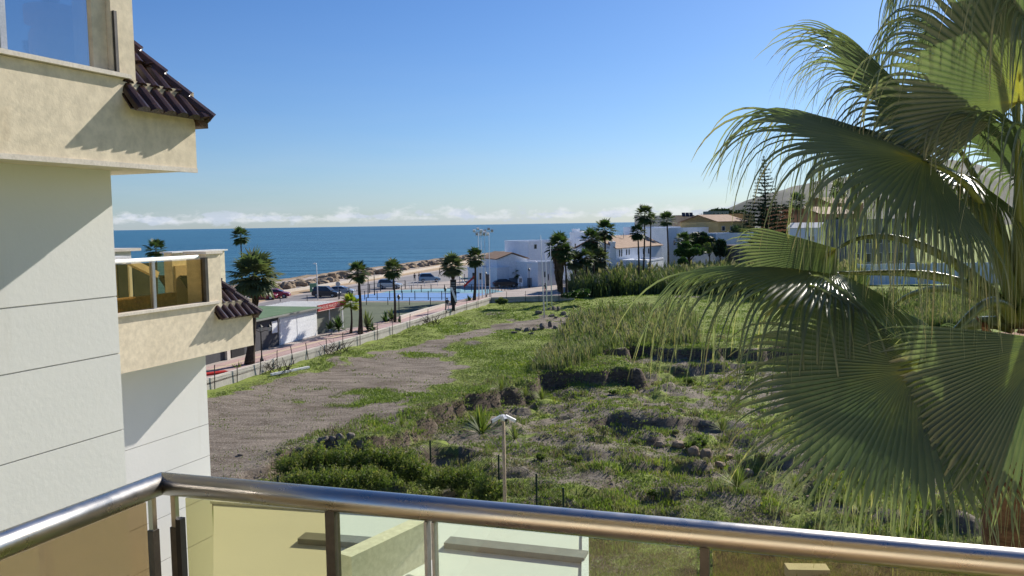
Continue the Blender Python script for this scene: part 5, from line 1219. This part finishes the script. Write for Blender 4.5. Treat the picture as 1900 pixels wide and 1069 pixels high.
# ================================================================== street furniture
def lamp(bx, by, tx, ty, label, group, z0=PZ, four=False):
    b_ = G(bx, by, z0); t = P(tx, ty, b_.y); o = thing('street_lamp', label, 'street lamp', b_, group); h = t.z-b_.z
    c = Vector((b_.x, b_.y, 0)); z = b_.z
    MB().lathe(c+Vector((0,0,z)), [(.16,0),(.16,.25),(.09,.35),(.055,.6),(.045,h*.8),(.06,h*.81),(.04,h*.83)], 10).build('post', M['black'], o, True)
    hs_ = [(0,0)] if not four else [(-.7,0),(.7,0),(0,0)]
    for k, (dx, dy) in enumerate(hs_):
        zz = z+h*(.83 if not four else .80); p_ = c+Vector((dx,dy,zz))
        if dx: MB().tube([c+Vector((0,0,zz-.1)), c+Vector((dx*.5,0,zz+.05)), p_], .025, 6).build('arm', M['black'], o)
        la = MB().lathe(p_, [(.10,0),(.17,.32),(.16,.34)], 6).build('lantern', M['window_dark'] if not four else M['cloth_light'], o)
        MB().lathe(p_+Vector((0,0,.343)), [(.22,0),(.12,.12),(.03,.2),(.02,.28)], 6).build('cap', M['black'], la)
lamp(486,672,484,600,'black lantern lamp with side arms in front of the charcoal wall','lantern lamps along the promenade',four=True)
lamp(741,597,741,547,'black lantern lamp beside the second promenade palm','lantern lamps along the promenade')
lamp(827,580,826,532,'black lantern lamp left of the black totem','lantern lamps along the promenade')
lamp(902,551,902,503,'black lantern lamp beside the flagpoles','lantern lamps along the promenade')
lamp(982,534,981,497,'black lantern lamp in front of the white annex','lantern lamps along the promenade')
lamp(1272,500,1272,468,'white lantern lamp against the green tree','lantern lamps along the promenade',z0=0)
def tall_light(bx, by, tx, ty, label, mat, arm=1.0):
    b_ = G(bx, by, PZ); t = P(tx, ty, b_.y); o = thing('light_column', label, 'light column', b_)
    MB().tube([b_, t], [.09,.05], 8).build('column', mat, o, True); MB().tube([t, t+Vector((arm*.6,-.2,.25)), t+Vector((arm,-.3,.2))], .04, 6).build('arm', mat, o)
    MB().obox(t+Vector((arm-.1,-.45,.12)), (.5,0,0), (0,.25,0), (0,0,.1)).build('lamp_head', mat, o)
tall_light(590,557,587,491,'pale slim light column standing by the dark parked car', M['white_paint'], -.3)
tall_light(683,553,683,506,'black bent light column beside the promenade palm', M['black'], -.9)
tall_light(695,548,694,504,'thin black light column right of the bent one', M['black'], .5)
for i, (bx, by, tx, ty, nm) in enumerate(((889,556,887,430,'leftmost'),(895,553,892,436,'second'),(901,552,899,436,'third'),(909,551,907,430,'rightmost'))):
    b_ = G(bx, by, PZ); t = P(tx, ty, b_.y); o = thing('floodlight_mast', 'thin white floodlight mast, %s of four beside the playground' % nm, 'mast', b_, 'white floodlight masts by the playground')
    MB().tube([b_, b_.lerp(t,.4), t], [.075,.06,.035], 8).build('mast', M['white_paint'], o, True)
    MB().obox(t+Vector((-.7,-.05,-.1)), (1.4,0,0), (0,.1,0), (0,0,.08)).build('crossbar', M['white_paint'], o)
    for k in (-.55, 0, .5): MB().obox(t+Vector((k-.2,-.3,-.02+.25*(k==0))), (.38,0,0), (0,.25,.12), (0,-.05,.25)).build('floodlight', M['alu'] if i % 2 else M['white_paint'], o)
for i, (bx, by, tx, ty, nm) in enumerate(((1010,592,1003,436,'left'),(1015,575,1012,470,'middle'),(1024,570,1021,455,'right'))):
    b_ = G(bx, by, 0); b_.z = gz(b_.x, b_.y)-.1; t = P(tx, ty, b_.y); o = MB().tube([b_, b_.lerp(t,.5), t], [.10,.07,.035], 8).build('white_pole', M['white_paint'], None, True)
    tag(o, 'tall thin white pole rising from the rubble heap, %s of three' % nm, 'pole', 'white poles at the rubble heap')
# round sign on a pole and container
q = G(628,551,PZ); t = thing('road_sign', 'round road sign on a pole near the parked cars', 'road sign', q); tt = P(627,527,q.y)
MB().tube([q, tt], .035, 6).build('pole', M['alu'], t); MB().tube([tt+Vector((0,.03,0)), tt+Vector((0,-.02,0))], .38, 16).build('disc', M['alu'], t)
a_, b_ = G(575,543,PZ), G(587,541.5,PZ); hgt = P(575,527,a_.y).z-PZ
t = thing('container', 'dark green waste container by the sandy strip', 'container', a_)
bx_ = MB().obox(a_, b_-a_, (-.2,1.4,0), (0,0,hgt*.85)).build('body', M['green_bin'], t); MB().obox(a_+Vector((-.04,-.04,hgt*.853)), (b_-a_)*1.05, (-.2,1.5,0), (0,0,hgt*.13)).build('lid', M['green_bin'], t)
MB().obox(a_+(b_-a_)*.4+Vector((0,-.05,hgt*.4)), (b_-a_)*.25, (0,.03,0), (0,0,.2)).build('label_plate', M['white_paint'], t)

# ---- cars
def lathe_y(mb, c, r, w_, n=16, inner=0): 
    return mb.tube([Vector(c)-Vector((0,w_/2,0)), Vector(c)+Vector((0,w_/2,0))], r, n)
def car(label, px, py, rot, mat, kind='hatch', group='cars parked on the seafront road', z0=PZ):
    q = G(px, py, z0); t = thing('parked_car', label, 'car', q, group); t.rotation_euler = (0,0,rot)
    H = 1.72 if kind == 'suv' else 1.45
    def loft(prof, w0, w1, mt_, name, parent=None, z_split=.8):
        vs = []; n = len(prof)
        for s in (-1, 1):
            for x, z in prof: vs.append((x, s*(w0 if z < z_split else w0+(w1-w0)*(z-z_split)/(H-z_split)), z))
        fs = [tuple(range(n)), tuple(range(2*n-1, n-1, -1))]+[(i, n+i, n+(i+1)%n, (i+1)%n) for i in range(n)]
        return MB().add(vs, fs).build(name, mt_, parent or t, world=False)
    bodyp = [(-2.1,.28),(-2.15,.6),(-2.1,.9),(-1.95,1.0),(-1.2,1.02),(0.9,.98),(1.75,.86),(2.1,.66),(2.12,.3),(1.75,.25),(-1.8,.22)]
    body = loft(bodyp, .86, .84, mat, 'body')
    if kind == 'suv': cab = [(-2.0,1.0),(-1.85,1.55),(-1.5,H),(.2,H),(1.0,1.0)]; win = [(-1.85,1.06),(-1.7,1.5),(-1.45,H-.12),(.12,H-.12),(.8,1.06)]
    else: cab = [(-1.95,1.0),(-1.35,1.38),(-.9,H),(.15,H),(1.1,.98)]; win = [(-1.65,1.05),(-1.2,1.34),(-.85,H-.1),(.08,H-.1),(.85,1.05)]
    loft(cab, .80, .62, mat, 'cabin', None, 1.0); 
    for s, nm in ((1,'side_window'),(-1,'side_window')):
        n = len(win); vs = [(x, s*(.80+(.62-.80)*(z-1.0)/(H-1.0)+.012), z) for x, z in win]+[(x, s*(.80+(.62-.80)*(z-1.0)/(H-1.0)-.02), z) for x, z in win]
        MB().add(vs, [tuple(range(n)) if s < 0 else tuple(range(n-1,-1,-1))]+[(i,(i+1)%n,n+(i+1)%n,n+i) for i in range(n)]).build(nm, M['window_dark'], t, world=False)
    a, b_ = cab[-2], cab[-1]; MB().add([(a[0]+.06,-.58,a[1]-.05),(a[0]+.06,.58,a[1]-.05),(b_[0]-.02,.74,b_[1]+.08),(b_[0]-.02,-.74,b_[1]+.08)], [(0,3,2,1)]).build('windscreen', M['window_dark'], t, world=False)
    a, b_ = cab[1], cab[0]; MB().add([(a[0]-.03,-.6,a[1]-.02),(a[0]-.03,.6,a[1]-.02),(b_[0]-.0,.72,b_[1]+.1),(b_[0]-.0,-.72,b_[1]+.1)], [(0,1,2,3)]).build('rear_window', M['window_dark'], t, world=False)
    for x in (-1.3, 1.3):
        for y in (-.80, .80):
            ty = lathe_y(MB(), (x,y,.33), .33, .22, 18).build('wheel', M['tyre'], t, world=False); lathe_y(MB(), (x,y*1.02,.33), .20, .22, 12).build('rim', M['alu'], ty, world=False)
    for y in (-.62, .62):
        MB().box(2.02,2.115,y-.18,y+.18,.62,.76).build('headlight', M['white_paint'], t, world=False); MB().box(-2.17,-2.08,y-.14,y+.14,.70,.9).build('tail_light', M['red'], t, world=False)
    return t
car('dark estate car parked on the seafront road by the pale light column',606,551,-.15,M['carblack'],'suv')
car('silver car parked just behind the dark estate car',634,547,-.05,M['carsilver'])
car('red car half hidden behind the shaggy palm',513,553,.1,M['carred'])
car('silver grey car parked behind the second promenade palm',724,535.5,-.2,M['carsilver'],'suv')
car('pale blue car parked beyond the playground fence',797,523,.15,M['carblue'],'suv')
car('dark blue car beside the white house garden',938,533,.2,M['carblack'])
car('blue car parked between the palms and the white houses',1078,508,.3,M['carblue'],z0=0.3)
car('dark red car half hidden left of the red car',488,556,.1,M['carred'])

# ---- court fences: posts with rails, each fence one thing
def rail_fence(label, pts, h, sp, hs_=(0.45,.95), mat=None, thick=.05, name='court_fence'):
    P_ = [G(x,y,PZ) for x, y in pts]; t = thing(name, label, 'fence', P_[0]); mat = mat or M['black']
    for a, b_ in zip(P_[:-1], P_[1:]):
        n = max(1, round((b_-a).length/sp))
        for i in range(n+(1 if b_ is P_[-1] else 0)):
            q = a.lerp(b_, i/n); MB().tube([q, q+Vector((0,0,h))], thick, 6).build('post', mat, t)
        for k in hs_: MB().beam(a+Vector((0,0,h*k)), b_+Vector((0,0,h*k)), .04, .05).build('rail', mat, t)
rail_fence('black railing on the near side of the blue court',[(680,566),(760,566.5),(838,567)],1.1,2.6,(.5,.95))
rail_fence('black post fence along the front half of the blue court',[(654,556),(700,556.5),(770,556.5),(845,557)],1.35,2.3,(.96,),thick=.06)
rail_fence('black post fence on the far side of the court by the road',[(630,555),(648,551),(665,547.5),(706,540.5),(752,536)],1.5,3.2,(.5,.95),thick=.07)
rail_fence('black fence around the playground at the back',[(745,543.5),(800,541.5),(850,541),(900,541)],1.2,1.9,(.5,.95),thick=.06)
rail_fence('white painted railing beyond the playground',[(752,536),(775,533),(812,531)],1.1,1.2,(.3,.6,.95),M['white_paint'])
rail_fence('low dark railing behind the bar roof',[(478,562),(520,560),(570,559),(628,556)],.9,4.5,(.9,))
rail_fence('dark bollard fence beside the flagpoles',[(905,548),(925,541),(948,538),(965,536)],1.0,1.0,(.9,))
# ---- playground
t = thing('play_tower', 'red and white slide unit of the playground', 'slide', G(868,541,PZ)); c = G(868,541,PZ); z3 = P(876,515,c.y).z
a_, b_ = P(880,515,c.y), P(861,533,c.y)
MB().beam(a_, b_, .6, .12).beam(a_+Vector((0,.3,.15)), b_+Vector((0,.3,.15)), .05,.3).beam(a_+Vector((0,-.3,.15)), b_+Vector((0,-.3,.15)), .05,.3).build('red_slide', M['red'], t)
MB().beam(P(853,513,c.y), P(864,527,c.y), .5, .1).build('white_slide', M['white_paint'], t)
for px in (853,862,880): q = P(px,520,c.y); MB().tube([Vector((q.x,q.y,PZ)), Vector((q.x,q.y,z3+.6))], .05, 6).build('post', M['dark_metal'], t)
MB().beam(P(855,516,c.y), P(880,516,c.y), 1.0, .08).build('platform', M['green_bin'], t)
c = G(850,557,PZ)
# ---- black totem
q = G(842,577,PZ); tp = P(842,519,q.y).z; w_ = 11*q.y/FPX
t = thing('totem_sign', 'tall black advertising totem with a pale diagonal bar on the promenade', 'sign', q)
MB().box(q.x-w_/2,q.x+w_/2,q.y,q.y+.25,PZ+1.0,tp).build('panel', M['black'], t); MB().box(q.x-.25,q.x+.15,q.y+.03,q.y+.22,PZ,PZ+.997).build('foot', M['black'], t)
MB().beam(P(837,533,q.y-.05), P(847,560,q.y-.05), .05, .28).build('pale_bar', M['white_house'], t)
for k in range(4): MB().box(q.x-w_*.35,q.x+w_*.35,q.y-.02,q.y-.003,tp-.5-.32*k,tp-.35-.32*k).build('text_strip', M['grey_house'], t)
# blue bin and white skirt wall near totem
t = thing('white_shrine', 'small white arched shrine in front of the gabled house', 'shrine', G(966,534,PZ)); q = G(966,534,PZ); ww = 9*q.y/FPX; hh_ = P(966,512,q.y).z-PZ
pr = [(-ww/2,0)]+[(-ww/2,hh_*.5)]+[(ww/2*math.sin(a), hh_*.5+hh_*.5*math.cos(a)) for a in np.linspace(-1.35,1.35,11)]+[(ww/2,hh_*.5),(ww/2,0)]; n = len(pr)
MB().add([(q.x+x,q.y,PZ+z) for x, z in pr]+[(q.x+x,q.y+.5,PZ+z) for x, z in pr], [tuple(range(n-1,-1,-1)),tuple(range(n,2*n))]+[(i,(i+1)%n,n+(i+1)%n,n+i) for i in range(n)]).build('arch', M['white_house'], t)
MB().box(q.x-.25,q.x+.25,q.y-.03,q.y-.003,PZ+hh_*.45,PZ+hh_*.8).build('niche', M['grey_house'], t); MB().box(q.x-ww*.7,q.x+ww*.9,q.y-.4,q.y-.035,PZ,PZ+.25).build('step', M['concrete'], t)

# ---- people
def person(label, px, py, face, top, bottom, z0=PZ, hgt=1.72, arms=0, walk=.25):
    q = G(px, py, z0); t = thing('person', label, 'person', q); t.rotation_euler = (0,0,face); s = hgt/1.75
    J = {'pel':(0,0,.95),'ch':(0,0,1.28),'nk':(0,.01,1.5),'hd':(0,.0,1.62),'ht':(0,0,1.72),
         'hl':(.10,0,.92),'hr':(-.10,0,.92),'kl':(.11,-walk*.5,.50),'kr':(-.11,walk*.3,.50),'al':(.11,-walk,.08),'ar':(-.11,walk,.08),'tl':(.12,-walk-.16,.04),'tr':(-.12,walk-.16,.04),
         'sl':(.19,0,1.43),'sr':(-.19,0,1.43),'el':(.25,.05,1.15),'er':(-.25,.02,1.15),'wl':(.26,-.06+arms*-.2,.92+arms*.25),'wr':(-.27,-.05,.92),'fl':(.27,-.11+arms*-.25,.83+arms*.3),'fr':(-.28,-.09,.83)}
    E = [('pel','ch'),('ch','nk'),('nk','hd'),('hd','ht'),('pel','hl'),('pel','hr'),('hl','kl'),('hr','kr'),('kl','al'),('kr','ar'),('al','tl'),('ar','tr'),('ch','sl'),('ch','sr'),('sl','el'),('sr','er'),('el','wl'),('er','wr'),('wl','fl'),('wr','fr')]
    Rr = dict(pel=.14,ch=.15,nk=.06,hd=.10,ht=.07,hl=.10,hr=.10,kl=.065,kr=.065,al=.04,ar=.04,tl=.04,tr=.04,sl=.07,sr=.07,el=.045,er=.045,wl=.03,wr=.03,fl=.03,fr=.03)
    ks = list(J); me = bpy.data.meshes.new('body'); me.from_pydata([tuple(Vector(J[k])*s) for k in ks], [(ks.index(a), ks.index(b_)) for a, b_ in E], [])
    o = bpy.data.objects.new('tmp', me); COL.objects.link(o); sk = o.modifiers.new('Skin', 'SKIN'); sk.use_smooth_shade = True; o.modifiers.new('s', 'SUBSURF').levels = 1
    me.skin_vertices[0].data[0].use_root = True
    for i, k in enumerate(ks): me.skin_vertices[0].data[i].radius = (Rr[k]*s, Rr[k]*s*.8)
    dg = bpy.context.evaluated_depsgraph_get(); m2 = bpy.data.meshes.new_from_object(o.evaluated_get(dg)); bpy.data.objects.remove(o)
    m2.name = 'body'; m2.materials.clear()
    for x in (M['skin'], top, bottom): m2.materials.append(x)
    for p_ in m2.polygons:
        z = p_.center.z/s; x = abs(p_.center.x)/s; p_.material_index = 0 if z > 1.47 or (x > .22 and z < 1.0 and z > .7) else (1 if z > .95 or x > .2 else 2)
    b_ = bpy.data.objects.new('body', m2); COL.objects.link(b_); b_.parent = t
    MB().lathe((0,.015,1.60*s), [(.095*s,-.02),(.115*s,.05*s),(.10*s,.13*s),(.05*s,.17*s),(.01,.18*s)], 12).build('hair', M['hair'], t, True, world=False)
person('person in dark clothes standing beside the black totem',830,577,.4,M['cloth_dark'],M['cloth_light'])
person('left one of two people in dark clothes strolling on the sandy seafront',769.5,523,.2,M['cloth_dark'],M['cloth_dark'],walk=.1)
person('right one of two people in dark clothes strolling on the sandy seafront',778,522,1.0,M['cloth_dark'],M['cloth_dark'],walk=.1)
person('person in dark clothes walking up the promenade by the white poles',1012,546,3.0,M['cloth_dark'],M['red'])
person('person with an outstretched arm near the sea wall',816,513,1.5,M['cloth_dark'],M['cloth_dark'],arms=1)

# ================================================================== rubble, stones, beams in the field
def stones(name, cat, label, lst, group, mat=None, seed=1, z0=0):
    random.seed(seed)
    for i, (px, py, w_, h) in enumerate(lst):
        if name == 'loose_stone': w_ *= .65; h *= .6
        q = G(px, py, z0); s = q.y/FPX; z = gz(q.x, q.y); o = MB().blob((0,0,0), (w_*s/2, w_*s/2*random.uniform(.6,1), h*s*.75), 0, .5, .3, 1).build(name, mat or M['rubble'], world=False)
        o.location = (q.x, q.y, z+h*s*.2); o.rotation_euler = (random.uniform(-.3,.3), random.uniform(-.3,.3), random.uniform(0,6)); tag(o, label, cat, group)
stones('rubble_block','rubble','dark concrete rubble block in the heap near the white poles',[(1000,588,16,8),(1018,580,12,12),(1028,578,14,14),(1036,584,10,8),(1045,588,14,6),(1010,580,10,8),(1024,590,12,5),(1052,590,8,5),(1032,592,9,5)],'rubble heap at the white poles')
stones('rubble_block','rubble','grey rubble block in the flat heap in the middle of the meadow',[(962,613,14,9),(978,614,18,10),(992,614,12,8),(1006,612,16,10),(1020,608,10,12),(1032,611,14,7),(1048,608,12,10),(1058,612,12,6),(955,620,16,6),(985,622,12,5)],'flat rubble heap in the meadow')
stones('ruin_stone','stone','tan stone of the ruined wall in the scrub',[(1228,818,34,22),(1262,822,26,14),(1285,834,26,16),(1310,838,28,16),(1336,842,26,15),(1362,850,26,16),(1390,858,26,16),(1415,862,22,14),(1300,812,24,8),(1350,826,22,8)],'stones of the ruined wall',M['rock'],3,-1.2)
stones('loose_stone','stone','brown stone in the row of stones in the hollow',[(1165,758,16,9),(1182,756,18,10),(1200,760,14,9),(1218,764,18,9),(1240,762,14,8),(1262,766,16,9),(1282,770,14,9),(1140,762,10,6)],'row of stones in the hollow',M['rubble'],4,-1.2)
stones('loose_stone','stone','stone scattered in the scrub under the palm fronds',[(1500,905,18,9),(1530,915,22,10),(1570,912,18,8),(1610,905,20,9),(1120,906,18,6),(1080,862,20,6),(1475,900,20,10)],'scattered stones under the palm',M['rock'],5,-1.2)
stones('dirt_clod','soil heap','dark soil clod on the edge of the bare dirt by the hedge',[(600,830,20,10),(615,828,16,12),(632,826,20,13),(652,827,18,12),(668,829,16,12),(685,832,16,10),(700,834,14,9)],'soil clods beside the hedge',M['rubble'],6)
stones('small_stone','stone','small dark stone lying on the bare dirt',[(445,847,14,4),(565,824,12,4),(497,843,7,4)],'small stones on the bare dirt',M['rubble'],7)
a_, b_ = G(503,695,.45), G(573,679,.5)
a_.z = gz(a_.x, a_.y)+.06; b_.z = gz(b_.x, b_.y)+.14
tag(MB().beam(a_+Vector((0,0,.1)), b_, .22, .16).build('white_beam', M['white_paint']), 'long white beam lying on the grass by the field wall', 'beam')
# dry branches leaning on the wall
for lb, px, py, sdn in (('dry brush pile at the left end of the white beam',498,688,1),('dark brush pile beside the wire posts on the field wall',608,655,2),('dry brush pile on the wall near the lantern lamp',785,600,3)):
    random.seed(sdn); r_ = ray(px, py); q = min((a.lerp(b_, t_/20) for a, b_ in zip(FL[:-1], FL[1:]) for t_ in range(21)), key=lambda v: abs(v.x/v.y-r_.x/r_.y)); q = Vector((q.x+.9, q.y-.4, gz(q.x+.9, q.y-.4))); mb = MB()
    for k in range(46):
        s0 = q+Vector((random.uniform(-1.0,1.0), random.uniform(-.5,.5), random.uniform(0,.4))); e = s0+Vector((random.uniform(-.9,.9), random.uniform(-.5,.5), random.uniform(.2,1.1))); mb.tube([s0, s0.lerp(e,.5)+Vector((0,0,.1)), e], [.025,.02,.008], 4)
    tag(mb.build('brush_pile', M['trunk']), lb, 'brush pile')
# tan stone block near the balcony foot
q = G(1495,1052,-.9); z = gz(q.x,q.y); tag(MB().obox((q.x-.75,q.y-.3,z-.05), (1.5,-.12,0), (.05,.6,0), (0,0,.42)).build('stone_block', M['sill']), 'tan stone block in the garden just below the railing', 'stone block')

# aerials on the roofs
for i, (px, y0, y1, Y, lb) in enumerate(((1099,436,418,182,'thin tv aerial on the white house above the palm group'),(1157,454,432,170,'thin tv aerial behind the tile roofed house'),(1392,398,380,213,'tv aerial beside the norfolk pine'),(1027,452,440,169,'thin aerial on the tall plain white block'),(1302,411,396,226,'thin aerial beside the solar panels'))):
    a, b_ = P(px, y0, Y), P(px, y1, Y); mb = MB().tube([a-Vector((0,0,.4)), b_], .05, 5)
    for k, l in ((.98, .9), (.86, .7), (.74, .5)): q = a.lerp(b_, k); mb.beam(q-Vector((l,0,0)), q+Vector((l,0,0)), .04, .04)
    tag(mb.build('tv_aerial', M['alu']), lb, 'aerial')
